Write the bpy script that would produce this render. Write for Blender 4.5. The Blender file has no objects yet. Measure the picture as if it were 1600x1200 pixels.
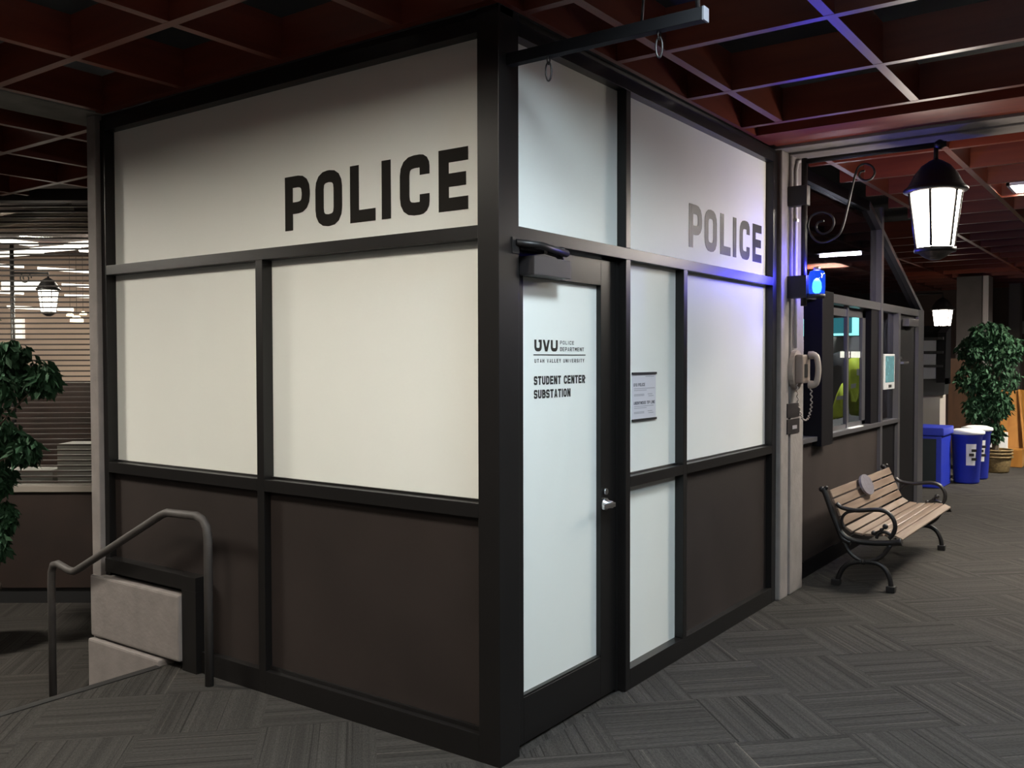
import bpy, bmesh, math, random
from mathutils import Vector, Matrix
random.seed(7)
S = bpy.context.scene
COL = S.collection
PI = math.pi

# ------------------------------------------------------------------ camera
F_PX, YAW, PITCH, ROLL = 1439.87, 0.622263, -0.0267916, -0.00219430
CAM = Vector((2.14374, -2.90239, 1.62))
FWD = Vector((-math.sin(YAW) * math.cos(PITCH), math.cos(YAW) * math.cos(PITCH), math.sin(PITCH)))
_r = Vector((math.cos(YAW), math.sin(YAW), 0))
_u = _r.cross(FWD)
RGT = _r * math.cos(ROLL) + _u * math.sin(ROLL)
UPV = -_r * math.sin(ROLL) + _u * math.cos(ROLL)
cd = bpy.data.cameras.new('camera')
cam = bpy.data.objects.new('camera', cd)
COL.objects.link(cam)
cd.sensor_fit = 'HORIZONTAL'
cd.sensor_width = 36.0
cd.lens = 36.0 * F_PX / 1600.0
cd.clip_start = 0.05
cd.clip_end = 200
M = Matrix((RGT, UPV, -FWD)).transposed().to_4x4()
M.translation = CAM
cam.matrix_world = M
S.camera = cam

# ------------------------------------------------------------------ world, exposure
w = bpy.data.worlds.new('world')
S.world = w
w.use_nodes = True
w.node_tree.nodes['Background'].inputs[0].default_value = (0.9, 0.85, 0.8, 1)
w.node_tree.nodes['Background'].inputs[1].default_value = 0.08
S.view_settings.view_transform = 'Standard'
S.view_settings.look = 'None'
S.view_settings.gamma = 1
S.view_settings.use_curve_mapping = False
S.view_settings.exposure = 0.0
# light levels of the ceiling lamps, added ones included (emission strengths)
TROFFER_WARM = (1.0, 0.93, 0.80)
TROFFER_COOL = (0.76, 0.91, 1.0)

# ------------------------------------------------------------------ geometry of the photograph
def ray(px, py):
    return FWD + RGT * ((px - 800) / F_PX) - UPV * ((py - 600) / F_PX)
def on_x(px, py, x):
    d = ray(px, py); return CAM + d * ((x - CAM.x) / d.x)
def on_y(px, py, y):
    d = ray(px, py); return CAM + d * ((y - CAM.y) / d.y)
def on_z(px, py, z):
    d = ray(px, py); return CAM + d * ((z - CAM.z) / d.z)
def deep(px, py, depth):
    return CAM + ray(px, py) * depth

# ------------------------------------------------------------------ mesh helpers
def bx(bm, x0, x1, y0, y1, z0, z1, bev=0.0):
    x0, x1 = min(x0, x1), max(x0, x1); y0, y1 = min(y0, y1), max(y0, y1); z0, z1 = min(z0, z1), max(z0, z1)
    m = Matrix.Diagonal((x1 - x0, y1 - y0, z1 - z0, 1))
    m.translation = ((x0 + x1) / 2, (y0 + y1) / 2, (z0 + z1) / 2)
    g = bmesh.ops.create_cube(bm, size=1, matrix=m)
    if bev > 0:
        vs = set(g['verts'])
        es = [e for e in bm.edges if e.verts[0] in vs and e.verts[1] in vs]
        bmesh.ops.bevel(bm, geom=es, offset=bev, segments=2, affect='EDGES', profile=0.6)
    return bm
def box(*a, **k):
    return bx(bmesh.new(), *a, **k)
def frame_axes(d):
    d = d.normalized()
    a = Vector((0, 0, 1)) if abs(d.z) < 0.9 else Vector((1, 0, 0))
    s = d.cross(a).normalized()
    return s, s.cross(d).normalized()
def tube(bm, pts, rad, n=8, closed=False, cap=True):
    pts = [Vector(q) for q in pts]
    k = len(pts)
    rads = rad if isinstance(rad, (list, tuple)) else [rad] * k
    rings = []
    prev = None
    for i, q in enumerate(pts):
        if closed:
            t = (pts[(i + 1) % k] - pts[i - 1])
        else:
            t = pts[min(i + 1, k - 1)] - pts[max(i - 1, 0)]
        t.normalize()
        if prev is None:
            s, _ = frame_axes(t)
        else:
            s = prev - t * prev.dot(t)
            if s.length < 1e-6: s, _ = frame_axes(t)
            s.normalize()
        prev = s
        b = t.cross(s)
        rings.append([bm.verts.new(q + (s * math.cos(2 * PI * j / n) + b * math.sin(2 * PI * j / n)) * rads[i]) for j in range(n)])
    m = k if closed else k - 1
    for i in range(m):
        A, B = rings[i], rings[(i + 1) % k]
        for j in range(n):
            f = bm.faces.new((A[j], A[(j + 1) % n], B[(j + 1) % n], B[j])); f.smooth = True
    if cap and not closed:
        bm.faces.new(list(reversed(rings[0]))); bm.faces.new(rings[-1])
    return bm
def lathe(bm, prof, n=16, c=(0, 0, 0), smooth=True, phase=0.0):
    c = Vector(c)
    rings = []
    for r, z in prof:
        rings.append([bm.verts.new(c + Vector((r * math.cos(phase + 2 * PI * j / n), r * math.sin(phase + 2 * PI * j / n), z))) for j in range(n)])
    for i in range(len(rings) - 1):
        A, B = rings[i], rings[i + 1]
        for j in range(n):
            f = bm.faces.new((A[j], A[(j + 1) % n], B[(j + 1) % n], B[j])); f.smooth = smooth
    bm.faces.new(list(reversed(rings[0]))); bm.faces.new(rings[-1])
    return bm
def prism(bm, poly, vec):
    v = Vector(vec)
    a = [bm.verts.new(Vector(q)) for q in poly]
    b = [bm.verts.new(Vector(q) + v) for q in poly]
    n = len(a)
    bm.faces.new(a); bm.faces.new(list(reversed(b)))
    for i in range(n):
        bm.faces.new((a[i], b[i], b[(i + 1) % n], a[(i + 1) % n]))
    bmesh.ops.recalc_face_normals(bm, faces=bm.faces[:])
    return bm
def smooth_path(pts, k=4):
    pts = [Vector(q) for q in pts]
    out = []
    for i in range(len(pts) - 1):
        p0, p1, p2, p3 = pts[max(i - 1, 0)], pts[i], pts[i + 1], pts[min(i + 2, len(pts) - 1)]
        for j in range(k):
            t = j / k
            out.append(0.5 * ((2 * p1) + (p2 - p0) * t + (2 * p0 - 5 * p1 + 4 * p2 - p3) * t * t + (-p0 + 3 * p1 - 3 * p2 + p3) * t ** 3))
    out.append(pts[-1])
    return out
def obj(name, bm, mat, parent=None, loc=None):
    me = bpy.data.meshes.new(name)
    bm.to_mesh(me); bm.free()
    o = bpy.data.objects.new(name, me)
    COL.objects.link(o)
    if mat: me.materials.append(mat)
    if parent: o.parent = parent
    if loc: o.location = loc
    return o
def inst(name, src, parent=None, loc=(0, 0, 0), rot=(0, 0, 0)):
    o = bpy.data.objects.new(name, src.data)
    COL.objects.link(o)
    if parent: o.parent = parent
    o.location = loc; o.rotation_euler = rot
    return o
def tag(o, label, cat=None, group=None, kind=None):
    o['label'] = label
    if cat: o['category'] = cat
    if group: o['group'] = group
    if kind: o['kind'] = kind
    return o
def empty(name, loc=(0, 0, 0), rotz=0.0):
    o = bpy.data.objects.new(name, None)
    COL.objects.link(o)
    o.empty_display_size = 0.1
    o.location = loc; o.rotation_euler = (0, 0, rotz)
    return o

# ------------------------------------------------------------------ materials
def mat(name, col, rough=0.5, metal=0.0, emit=None, estr=0.0, spec=0.5, noise=0.0, nscale=8.0, bump=0.0, bscale=60.0, coat=0.0):
    m = bpy.data.materials.new(name); m.use_nodes = True
    nt = m.node_tree; b = nt.nodes['Principled BSDF']
    b.inputs['Base Color'].default_value = (*col, 1)
    b.inputs['Roughness'].default_value = rough
    b.inputs['Metallic'].default_value = metal
    b.inputs['Specular IOR Level'].default_value = spec
    if coat: b.inputs['Coat Weight'].default_value = coat
    if emit:
        b.inputs['Emission Color'].default_value = (*emit, 1)
        b.inputs['Emission Strength'].default_value = estr
    tc = None
    if noise > 0 or bump > 0:
        tc = nt.nodes.new('ShaderNodeTexCoord')
    if noise > 0:
        n = nt.nodes.new('ShaderNodeTexNoise'); n.inputs['Scale'].default_value = nscale; n.inputs['Detail'].default_value = 6
        nt.links.new(tc.outputs['Object'], n.inputs['Vector'])
        r = nt.nodes.new('ShaderNodeValToRGB')
        lo = [max(0, c * (1 - noise)) for c in col]; hi = [min(1, c * (1 + noise)) for c in col]
        r.color_ramp.elements[0].position = 0.3; r.color_ramp.elements[0].color = (*lo, 1)
        r.color_ramp.elements[1].position = 0.7; r.color_ramp.elements[1].color = (*hi, 1)
        nt.links.new(n.outputs['Fac'], r.inputs['Fac']); nt.links.new(r.outputs['Color'], b.inputs['Base Color'])
    if bump > 0:
        n2 = nt.nodes.new('ShaderNodeTexNoise'); n2.inputs['Scale'].default_value = bscale; n2.inputs['Detail'].default_value = 4
        nt.links.new(tc.outputs['Object'], n2.inputs['Vector'])
        bp = nt.nodes.new('ShaderNodeBump'); bp.inputs['Strength'].default_value = bump; bp.inputs['Distance'].default_value = 0.01
        nt.links.new(n2.outputs['Fac'], bp.inputs['Height']); nt.links.new(bp.outputs['Normal'], b.inputs['Normal'])
    return m
def wood(name, c0, c1, rough=0.4, sc=(3, 40, 40), spec=0.5):
    m = bpy.data.materials.new(name); m.use_nodes = True
    nt = m.node_tree; b = nt.nodes['Principled BSDF']
    b.inputs['Roughness'].default_value = rough
    b.inputs['Specular IOR Level'].default_value = spec
    tc = nt.nodes.new('ShaderNodeTexCoord'); mp = nt.nodes.new('ShaderNodeMapping')
    mp.inputs['Scale'].default_value = sc
    oi = nt.nodes.new('ShaderNodeObjectInfo')
    nt.links.new(tc.outputs['Object'], mp.inputs['Vector'])
    ad = nt.nodes.new('ShaderNodeVectorMath'); ad.operation = 'MULTIPLY_ADD'
    cb = nt.nodes.new('ShaderNodeCombineXYZ')
    nt.links.new(oi.outputs['Random'], cb.inputs[0]); nt.links.new(oi.outputs['Random'], cb.inputs[1])
    nt.links.new(cb.outputs[0], ad.inputs[0]); ad.inputs[1].default_value = (37, 53, 11)
    nt.links.new(mp.outputs[0], ad.inputs[2])
    n = nt.nodes.new('ShaderNodeTexNoise'); n.inputs['Scale'].default_value = 1.0; n.inputs['Detail'].default_value = 5; n.inputs['Distortion'].default_value = 0.6
    nt.links.new(ad.outputs[0], n.inputs['Vector'])
    r = nt.nodes.new('ShaderNodeValToRGB')
    r.color_ramp.elements[0].position = 0.25; r.color_ramp.elements[0].color = (*c0, 1)
    r.color_ramp.elements[1].position = 0.75; r.color_ramp.elements[1].color = (*c1, 1)
    nt.links.new(n.outputs['Fac'], r.inputs['Fac']); nt.links.new(r.outputs['Color'], b.inputs['Base Color'])
    return m
def glass(name, tint=(1, 1, 1), alpha=0.25, rough=0.03, emit=None):
    m = bpy.data.materials.new(name); m.use_nodes = True
    nt = m.node_tree
    for n in list(nt.nodes): nt.nodes.remove(n)
    out = nt.nodes.new('ShaderNodeOutputMaterial')
    tr = nt.nodes.new('ShaderNodeBsdfTransparent'); tr.inputs[0].default_value = (*[t * (1 - alpha) for t in tint], 1)
    gl = nt.nodes.new('ShaderNodeBsdfGlossy'); gl.inputs['Roughness'].default_value = rough
    fr = nt.nodes.new('ShaderNodeFresnel'); fr.inputs[0].default_value = 1.5
    mx = nt.nodes.new('ShaderNodeMixShader')
    ge = nt.nodes.new('ShaderNodeNewGeometry')
    inv = nt.nodes.new('ShaderNodeMath'); inv.operation = 'SUBTRACT'; inv.inputs[0].default_value = 1.0
    mu = nt.nodes.new('ShaderNodeMath'); mu.operation = 'MULTIPLY'
    nt.links.new(ge.outputs['Backfacing'], inv.inputs[1]); nt.links.new(inv.outputs[0], mu.inputs[0]); nt.links.new(fr.outputs[0], mu.inputs[1])
    nt.links.new(mu.outputs[0], mx.inputs[0]); nt.links.new(tr.outputs[0], mx.inputs[1]); nt.links.new(gl.outputs[0], mx.inputs[2])
    if emit:
        em = nt.nodes.new('ShaderNodeEmission'); em.inputs[0].default_value = (*emit, 1)
        ad = nt.nodes.new('ShaderNodeAddShader')
        nt.links.new(mx.outputs[0], ad.inputs[0]); nt.links.new(em.outputs[0], ad.inputs[1]); nt.links.new(ad.outputs[0], out.inputs[0])
    else:
        nt.links.new(mx.outputs[0], out.inputs[0])
    return m
def carpet_nodes(nt, vec_socket, bsdf, rnd_socket=None):
    """stripes along the vector's x axis"""
    L = nt.links
    def N(t): return nt.nodes.new(t)
    sep = N('ShaderNodeSeparateXYZ'); L.new(vec_socket, sep.inputs[0])
    def stripes(fx, fy, off):
        c = N('ShaderNodeCombineXYZ')
        a = N('ShaderNodeMath'); a.operation = 'MULTIPLY'; L.new(sep.outputs[0], a.inputs[0]); a.inputs[1].default_value = fx
        b = N('ShaderNodeMath'); b.operation = 'MULTIPLY'; L.new(sep.outputs[1], b.inputs[0]); b.inputs[1].default_value = fy
        L.new(a.outputs[0], c.inputs[0]); L.new(b.outputs[0], c.inputs[1])
        if rnd_socket:
            z = N('ShaderNodeMath'); z.operation = 'MULTIPLY_ADD'; L.new(rnd_socket, z.inputs[0]); z.inputs[1].default_value = 91.7; z.inputs[2].default_value = off
            L.new(z.outputs[0], c.inputs[2])
        else:
            c.inputs[2].default_value = off
        n = N('ShaderNodeTexNoise'); n.inputs['Scale'].default_value = 1; n.inputs['Detail'].default_value = 2
        L.new(c.outputs[0], n.inputs['Vector'])
        return n.outputs['Fac']
    s1 = stripes(0.35, 22, 0.0); s2 = stripes(0.25, 75, 5.3); s3 = stripes(60, 260, 9.1)
    r1 = N('ShaderNodeValToRGB')
    e = r1.color_ramp.elements
    e[0].position = 0.30; e[0].color = (0.0265, 0.0240, 0.0220, 1)
    e[1].position = 0.70; e[1].color = (0.0500, 0.0455, 0.0418, 1)
    x = r1.color_ramp.elements.new(0.5); x.color = (0.0390, 0.0356, 0.0328, 1)
    L.new(s1, r1.inputs[0])
    r2 = N('ShaderNodeValToRGB')
    e = r2.color_ramp.elements
    e[0].position = 0.33; e[0].color = (0.45, 0.44, 0.43, 1)
    e[1].position = 0.73; e[1].color = (2.2, 2.1, 1.95, 1)
    for ps, v in ((0.40, 0.94), (0.66, 1.06)):
        x = r2.color_ramp.elements.new(ps); x.color = (v, v, v, 1)
    L.new(s2, r2.inputs[0])
    mx = N('ShaderNodeMix'); mx.data_type = 'RGBA'; mx.blend_type = 'MULTIPLY'; mx.inputs[0].default_value = 1
    L.new(r1.outputs[0], mx.inputs[6]); L.new(r2.outputs[0], mx.inputs[7])
    r3 = N('ShaderNodeValToRGB')
    e = r3.color_ramp.elements
    e[0].position = 0.3; e[0].color = (0.72, 0.72, 0.72, 1); e[1].position = 0.7; e[1].color = (1.25, 1.25, 1.25, 1)
    L.new(s3, r3.inputs[0])
    m2 = N('ShaderNodeMix'); m2.data_type = 'RGBA'; m2.blend_type = 'MULTIPLY'; m2.inputs[0].default_value = 1
    L.new(mx.outputs[2], m2.inputs[6]); L.new(r3.outputs[0], m2.inputs[7])
    L.new(m2.outputs[2], bsdf.inputs['Base Color'])
    bp = N('ShaderNodeBump'); bp.inputs['Strength'].default_value = 0.35; bp.inputs['Distance'].default_value = 0.004
    L.new(s3, bp.inputs['Height']); L.new(bp.outputs[0], bsdf.inputs['Normal'])
    bsdf.inputs['Roughness'].default_value = 0.95
    bsdf.inputs['Specular IOR Level'].default_value = 0.15
def carpet_tile_mat():
    m = bpy.data.materials.new('carpet_tile'); m.use_nodes = True
    nt = m.node_tree
    tc = nt.nodes.new('ShaderNodeTexCoord'); oi = nt.nodes.new('ShaderNodeObjectInfo')
    carpet_nodes(nt, tc.outputs['Object'], nt.nodes['Principled BSDF'], oi.outputs['Random'])
    return m
def carpet_far_mat():
    m = bpy.data.materials.new('carpet_slab'); m.use_nodes = True
    nt = m.node_tree; L = nt.links
    tc = nt.nodes.new('ShaderNodeTexCoord')
    mp = nt.nodes.new('ShaderNodeMapping'); mp.vector_type = 'POINT'; mp.inputs['Rotation'].default_value = (0, 0, PI / 4)
    L.new(tc.outputs['Object'], mp.inputs[0])
    ck = nt.nodes.new('ShaderNodeTexChecker'); ck.inputs['Scale'].default_value = 2.0
    L.new(mp.outputs[0], ck.inputs['Vector'])
    sep = nt.nodes.new('ShaderNodeSeparateXYZ'); L.new(mp.outputs[0], sep.inputs[0])
    sw = nt.nodes.new('ShaderNodeCombineXYZ'); L.new(sep.outputs[1], sw.inputs[0]); L.new(sep.outputs[0], sw.inputs[1])
    mix = nt.nodes.new('ShaderNodeMix'); mix.data_type = 'VECTOR'
    L.new(ck.outputs['Fac'], mix.inputs[0]); L.new(mp.outputs[0], mix.inputs[4]); L.new(sw.outputs[0], mix.inputs[5])
    carpet_nodes(nt, mix.outputs[1], nt.nodes['Principled BSDF'])
    return m

FRAME = mat('dark_bronze_metal', (0.0085, 0.0075, 0.0073), 0.36, 0.0, spec=0.4, noise=0.12, nscale=3)
PANEL = mat('brown_laminate', (0.0275, 0.0205, 0.0185), 0.62, spec=0.25, noise=0.18, nscale=2.2, bump=0.05, bscale=400)
FILM = mat('white_frosted_film', (0.80, 0.81, 0.77), 0.5, spec=0.35, noise=0.015, nscale=1.5)
VINYL = mat('charcoal_vinyl', (0.018, 0.016, 0.014), 0.46, spec=0.3)
VINYL_M = mat('matt_charcoal_vinyl', (0.018, 0.016, 0.014), 0.8, spec=0.15)
CONC = mat('painted_concrete', (0.215, 0.19, 0.18), 0.75, noise=0.12, nscale=9, bump=0.25, bscale=35)
CONC_D = mat('raw_concrete', (0.18, 0.17, 0.16), 0.8, noise=0.2, nscale=6, bump=0.35, bscale=25)
BEAM = wood('red_stained_wood', (0.105, 0.0175, 0.0075), (0.18, 0.033, 0.013), 0.42, (1.2, 14, 14))
BEAM_Y = wood('red_stained_wood_long', (0.105, 0.0175, 0.0075), (0.18, 0.033, 0.013), 0.42, (14, 1.2, 14))
BLACKP = mat('black_plenum', (0.006, 0.006, 0.009), 0.9)
IRON = mat('black_iron', (0.010, 0.0085, 0.0085), 0.42, noise=0.2, nscale=20)
STEEL = mat('brushed_steel', (0.55, 0.55, 0.56), 0.28, 1.0)
RAILM = mat('grey_painted_steel', (0.055, 0.048, 0.045), 0.6, noise=0.15, nscale=12)
CARPET = carpet_tile_mat()
CARPET_FAR = carpet_far_mat()
BLACK = mat('black_plastic', (0.012, 0.012, 0.013), 0.5)
WHITE = mat('white_paint', (0.7, 0.7, 0.7), 0.5)
PAPER = mat('white_paper', (0.75, 0.75, 0.76), 0.7)

# ------------------------------------------------------------------ ceiling lamps (light sources)
BZ = 3.0                       # underside of the wooden ceiling grid
BD = 0.19                      # depth of the grid boards
XL = [-1.968 + 0.742 * k for k in range(-1, 12)]
YL = [-0.61 + 0.758 * k for k in range(-7, 5)]
def troffer(cx, cy, colr, strength, label, group=None, sx=0.62, sy=0.62, z=BZ + 0.08):
    t = empty('ceiling_light', (cx, cy, z))
    tag(t, label, 'ceiling light', group)
    bm = bmesh.new()
    for a in (((-sx / 2, sx / 2), (-sy / 2, -sy / 2 + 0.025)), ((-sx / 2, sx / 2), (sy / 2 - 0.025, sy / 2)), ((-sx / 2, -sx / 2 + 0.025), (-sy / 2, sy / 2)), ((sx / 2 - 0.025, sx / 2), (-sy / 2, sy / 2))):
        bx(bm, a[0][0], a[0][1], a[1][0], a[1][1], 0, 0.09)
    obj('housing', bm, WHITE, t)
    em = mat('lamp_diffuser', (0.8, 0.8, 0.8), 0.6, emit=colr, estr=strength)
    obj('diffuser', box(-sx / 2 + 0.025, sx / 2 - 0.025, -sy / 2 + 0.025, sy / 2 - 0.025, 0.02, 0.03), em, t)
    return t
CX = lambda k: -1.968 + 0.742 * (k + 0.5)
CY = lambda k: -0.61 + 0.758 * (k + 0.5)
troffer(CX(2), CY(-2), TROFFER_WARM, 52, 'warm square ceiling light before the middle of the long frosted wall')
troffer(CX(0), CY(-2), TROFFER_WARM, 29, 'warm square ceiling light above the head of the stairs')
troffer(CX(1), CY(-5), TROFFER_WARM, 34, 'warm square ceiling light far back before the long frosted wall')
troffer(CX(4), CY(-4), TROFFER_WARM, 34, 'warm square ceiling light above the open carpet before the corner post')
troffer(CX(4), CY(0), TROFFER_COOL, 82, 'cool white square ceiling light nearest the frosted door')
troffer(CX(6), CY(2), TROFFER_COOL, 42, 'cool white square ceiling light opposite the narrow sidelight')
troffer(CX(6), CY(-2), TROFFER_COOL, 42, 'cool white square ceiling light over the carpet right of the corner')

# ================================================================== floor, stairs, carpet
fl = obj('floor', box(-2.2, 8, -8, 18, -0.15, -0.004), CARPET_FAR)
tag(fl, 'upper grey striped carpet floor around the corner office', kind='structure')
R2 = math.sqrt(0.5)
def clip(poly, nx, ny, c):          # keep nx*x + ny*y >= c
    out = []
    for i in range(len(poly)):
        p, q = poly[i], poly[(i + 1) % len(poly)]
        dp, dq = nx * p[0] + ny * p[1] - c, nx * q[0] + ny * q[1] - c
        if dp >= 0: out.append(p)
        if (dp >= 0) != (dq >= 0):
            t = dp / (dp - dq); out.append((p[0] + (q[0] - p[0]) * t, p[1] + (q[1] - p[1]) * t))
    return out
def area(p):
    return abs(sum(p[i][0] * p[(i + 1) % len(p)][1] - p[(i + 1) % len(p)][0] * p[i][1] for i in range(len(p)))) / 2 if len(p) > 2 else 0
TS = 0.2497
tile_src = None
for k in range(-14, 12):
    for m in range(-10, 24):
        ca, cb = -0.08 + 0.5 * (k + 0.5), 1.02 + 0.5 * (m + 0.5)
        cx, cy = (ca + cb) * R2, (cb - ca) * R2
        if not (-2.6 < cx < 3.3 and -3.2 < cy < 8.2): continue
        if cx < -0.4 and cy > 0.4: continue
        ang = -PI / 4 if (k + m) % 2 else PI / 4
        co, si = math.cos(ang), math.sin(ang)
        sq = [(-TS, -TS), (TS, -TS), (TS, TS), (-TS, TS)]
        wq = [(cx + u * co - v * si, cy + u * si + v * co) for u, v in sq]
        A = clip(wq, 1, 0, 0.0)
        B = clip(clip(clip(wq, -1, 0, 0.0), 0, -1, 0.0), 1, 0, -2.2)
        full = 4 * TS * TS
        if area(A) > full * 0.999 or area(B) > full * 0.999:
            if tile_src is None:
                tile_src = obj('carpet_tile', box(-TS, TS, -TS, TS, -0.004, 0, bev=0.0006), CARPET, fl, (cx, cy, 0))
                tile_src.rotation_euler = (0, 0, ang)
            else:
                inst('carpet_tile', tile_src, fl, (cx, cy, 0), (0, 0, ang))
        else:
            bm = bmesh.new()
            for P in (A, B):
                if area(P) > 1e-4:
                    lp = [((x - cx) * co + (y - cy) * si, -(x - cx) * si + (y - cy) * co, -0.004) for x, y in P]
                    prism(bm, lp, (0, 0, 0.004))
            if len(bm.faces):
                o = obj('carpet_tile', bm, CARPET, fl, (cx, cy, 0)); o.rotation_euler = (0, 0, ang)
            else: bm.free()
lo = obj('floor_lower', box(-32, -2.2, -8, 32, -0.6, -0.48), CARPET_FAR)
tag(lo, 'dark carpet floor of the sunken hall beyond the stairs', kind='structure')
st = empty('staircase', (-2.2, 0, -0.48))
tag(st, 'three short carpeted steps going down beside the handrail', 'stairs', kind='structure')
NOSE = mat('black_rubber', (0.01, 0.009, 0.009), 0.6)
for i, (xa, z) in enumerate(((-0.62, 0.16), (-0.31, 0.32))):
    obj('step', box(xa, 0.0 if i else 0.0, -3.5, -0.07, 0.0 if i == 0 else 0.16, z), CARPET_FAR, st)
    obj('nosing', box(xa - 0.012, xa + 0.03, -3.5, -0.07, z, z + 0.008), NOSE, st)
obj('nosing', box(-0.014, 0.036, -3.5, -0.07, 0.44, 0.484), NOSE, st)

# ================================================================== ceiling
ce = empty('ceiling', (0, 0, BZ)); tag(ce, 'red stained wooden ceiling grid below a black void', kind='structure')
obj('void_deck', box(-14, 8, -8, 19, 0.5, 0.55), BLACKP, ce)
hw = 0.0215
def beam_x(y, x0, x1): obj('beam', box(x0, x1, y - hw, y + hw, 0, BD), BEAM, ce)
def beam_y(x, y0, y1): obj('beam', box(x - hw, x + hw, y0, y1, 0.001, BD - 0.001), BEAM_Y, ce)
for y in YL:
    if y < 0.05: beam_x(y, -2.76, 7.0)
    else: beam_x(y, 0.03, 7.0)
for x in XL:
    if x < -2.74: continue
    if x < 0.03: beam_y(x, -6.0, -0.045)
    else: beam_y(x, -6.0, 2.42 - hw)
obj('beam', box(0.0, 7.0, 2.65, 2.95, 0, BD), BEAM, ce)              # wide board before the concrete header
obj('beam', box(0.0, 7.0, 2.99, 3.09, 0.02, BD), BEAM, ce)
obj('beam', box(-2.76, 0.0, -0.045, -0.002, 0.0015, BD), BEAM, ce)
obj('beam', box(0.002, 0.028, -0.045, 2.65, 0.0015, BD), BEAM_Y, ce)
# beyond the concrete header
for k in range(0, 19):
    beam_x(3.76 + 0.758 * k, -2.5 if k > 5 else 0.0, 7.0)
for x in [-2.45, -1.71, -0.97] + [0.905 + 0.742 * k for k in range(-1, 8)]:
    beam_y(x, 3.5 if x > 0 else 7.7, 17.4)
# beyond the left header, over the sunken hall
for k in range(-7, 4):
    yy_ = -0.61 + 0.758 * k
    beam_x(yy_, max(-8.5, -5.353 + (yy_ - 1.376) * 1.394 + 0.15), -3.1)
for k in range(7):
    xx_ = -3.45 - 0.742 * k
    beam_y(xx_, -6.0, min(2.4, 1.376 + (xx_ + 5.353) * 0.717 - 0.1))
hd = empty('concrete_header', (0, 3.09, BZ)); tag(hd, 'pale concrete header beam over the gate line beside the lantern', kind='structure')
obj('beam_front', box(-0.3, 7, 0, 0.165, 0, 0.35, bev=0.006), CONC, hd)
obj('gate_slot', box(-0.3, 7, 0.165, 0.2, 0.03, 0.35), BLACK, hd)
obj('beam_back', box(-0.3, 7, 0.2, 0.40, -0.006, 0.35, bev=0.006), CONC, hd)
hl = obj('concrete_header', box(-3.1, -2.76, -8, 0.3, 3.0, 3.4, bev=0.008), CONC_D)
tag(hl, 'dim grey concrete soffit above the stairs on the left', kind='structure')

# ================================================================== lettering (stroke alphabet)
def rnd(path, r, corners=None, closed=False, seg=4):
    out = []
    n = len(path)
    for i, q in enumerate(path):
        rr = r if corners is None or i in corners else 0
        if (not closed and i in (0, n - 1)) or rr <= 0:
            out.append(Vector(q)); continue
        q = Vector(q); a = (Vector(path[i - 1]) - q); b = (Vector(path[(i + 1) % n]) - q)
        rr = min(rr, a.length * 0.5, b.length * 0.5)
        p0 = q + a.normalized() * rr; p1 = q + b.normalized() * rr
        for j in range(seg + 1):
            t = j / seg
            out.append((1 - t) ** 2 * p0 + 2 * t * (1 - t) * q + t * t * p1)
    return out
def glyph(c, W, t):
    h = t / 2; l, r, b, T = h, W - h, h, 1 - h
    R = min(t * 1.0, W * 0.4)
    V = lambda *a: [Vector(q) for q in a]
    if c == 'P': return [(V((l, 0), (l, 1)), 0), (rnd(V((l, T), (r, T), (r, 0.41), (l, 0.41)), R), 0)]
    if c == 'R': return [(V((l, 0), (l, 1)), 0), (rnd(V((l, T), (r, T), (r, 0.45), (l, 0.45)), R), 0), (V((W * 0.45, 0.45), (r, 0)), 0)]
    if c == 'B': return [(V((l, 0), (l, 1)), 0), (rnd(V((l, T), (r - h * .3, T), (r - h * .3, 0.51), (l, 0.51)), R), 0), (rnd(V((l, 0.51), (r, 0.51), (r, b), (l, b)), R), 0)]
    if c == 'O': return [(rnd(V((l, b), (r, b), (r, T), (l, T)), R, closed=True), 1)]
    if c == 'D': return [(rnd(V((l, b), (r, b), (r, T), (l, T)), R * 1.2, corners=(1, 2), closed=True), 1)]
    if c == 'L': return [(V((l, 1), (l, b), (W, b)), 0)]
    if c == 'I': return [(V((W / 2, 0), (W / 2, 1)), 0)]
    if c == 'C': return [(rnd(V((r, 0.66), (r, T), (l, T), (l, b), (r, b), (r, 0.34)), R), 0)]
    if c == 'E': return [(V((W, T), (l, T), (l, b), (W, b)), 0), (V((l, 0.5), (W * 0.93, 0.5)), 0)]
    if c == 'S': return [(rnd(V((r, 0.70), (r, T), (l, T), (l, 0.51), (r, 0.49), (r, b), (l, b), (l, 0.30)), R * 0.55), 0)]
    if c == 'T': return [(V((0, T), (W, T)), 0), (V((W / 2, 0), (W / 2, 1)), 0)]
    if c == 'U': return [(rnd(V((l, 1), (l, b), (r, b), (r, 1)), R), 0)]
    if c == 'N': return [(V((l, 0), (l, 1)), 0), (V((l, 0.97), (r, 0.03)), 0), (V((r, 0), (r, 1)), 0)]
    if c == 'M': return [(V((l, 0), (l, 1)), 0), (V((l, 0.96), (W / 2, 0.35), (r, 0.96)), 0), (V((r, 0), (r, 1)), 0)]
    tx = t * 1.05
    vee = [(0, 1), (tx, 1), (W / 2, t * 1.25), (W - tx, 1), (W, 1), (W / 2 + tx * 0.55, 0), (W / 2 - tx * 0.55, 0)]
    if c == 'A': return [(V(*[(x, 1 - y) for x, y in vee]), 2), (V((W * 0.24, 0.27), (W * 0.76, 0.27)), 0)]
    if c == 'V': return [(V(*vee), 2)]
    if c == 'Y': return [(V((l * 0.8, 1), (W / 2, 0.45), (W - l * 0.8, 1)), 0), (V((W / 2, 0), (W / 2, 0.5)), 0)]
    if c == 'H': return [(V((l, 0), (l, 1)), 0), (V((r, 0), (r, 1)), 0), (V((l, 0.5), (r, 0.5)), 0)]
    return []
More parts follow.
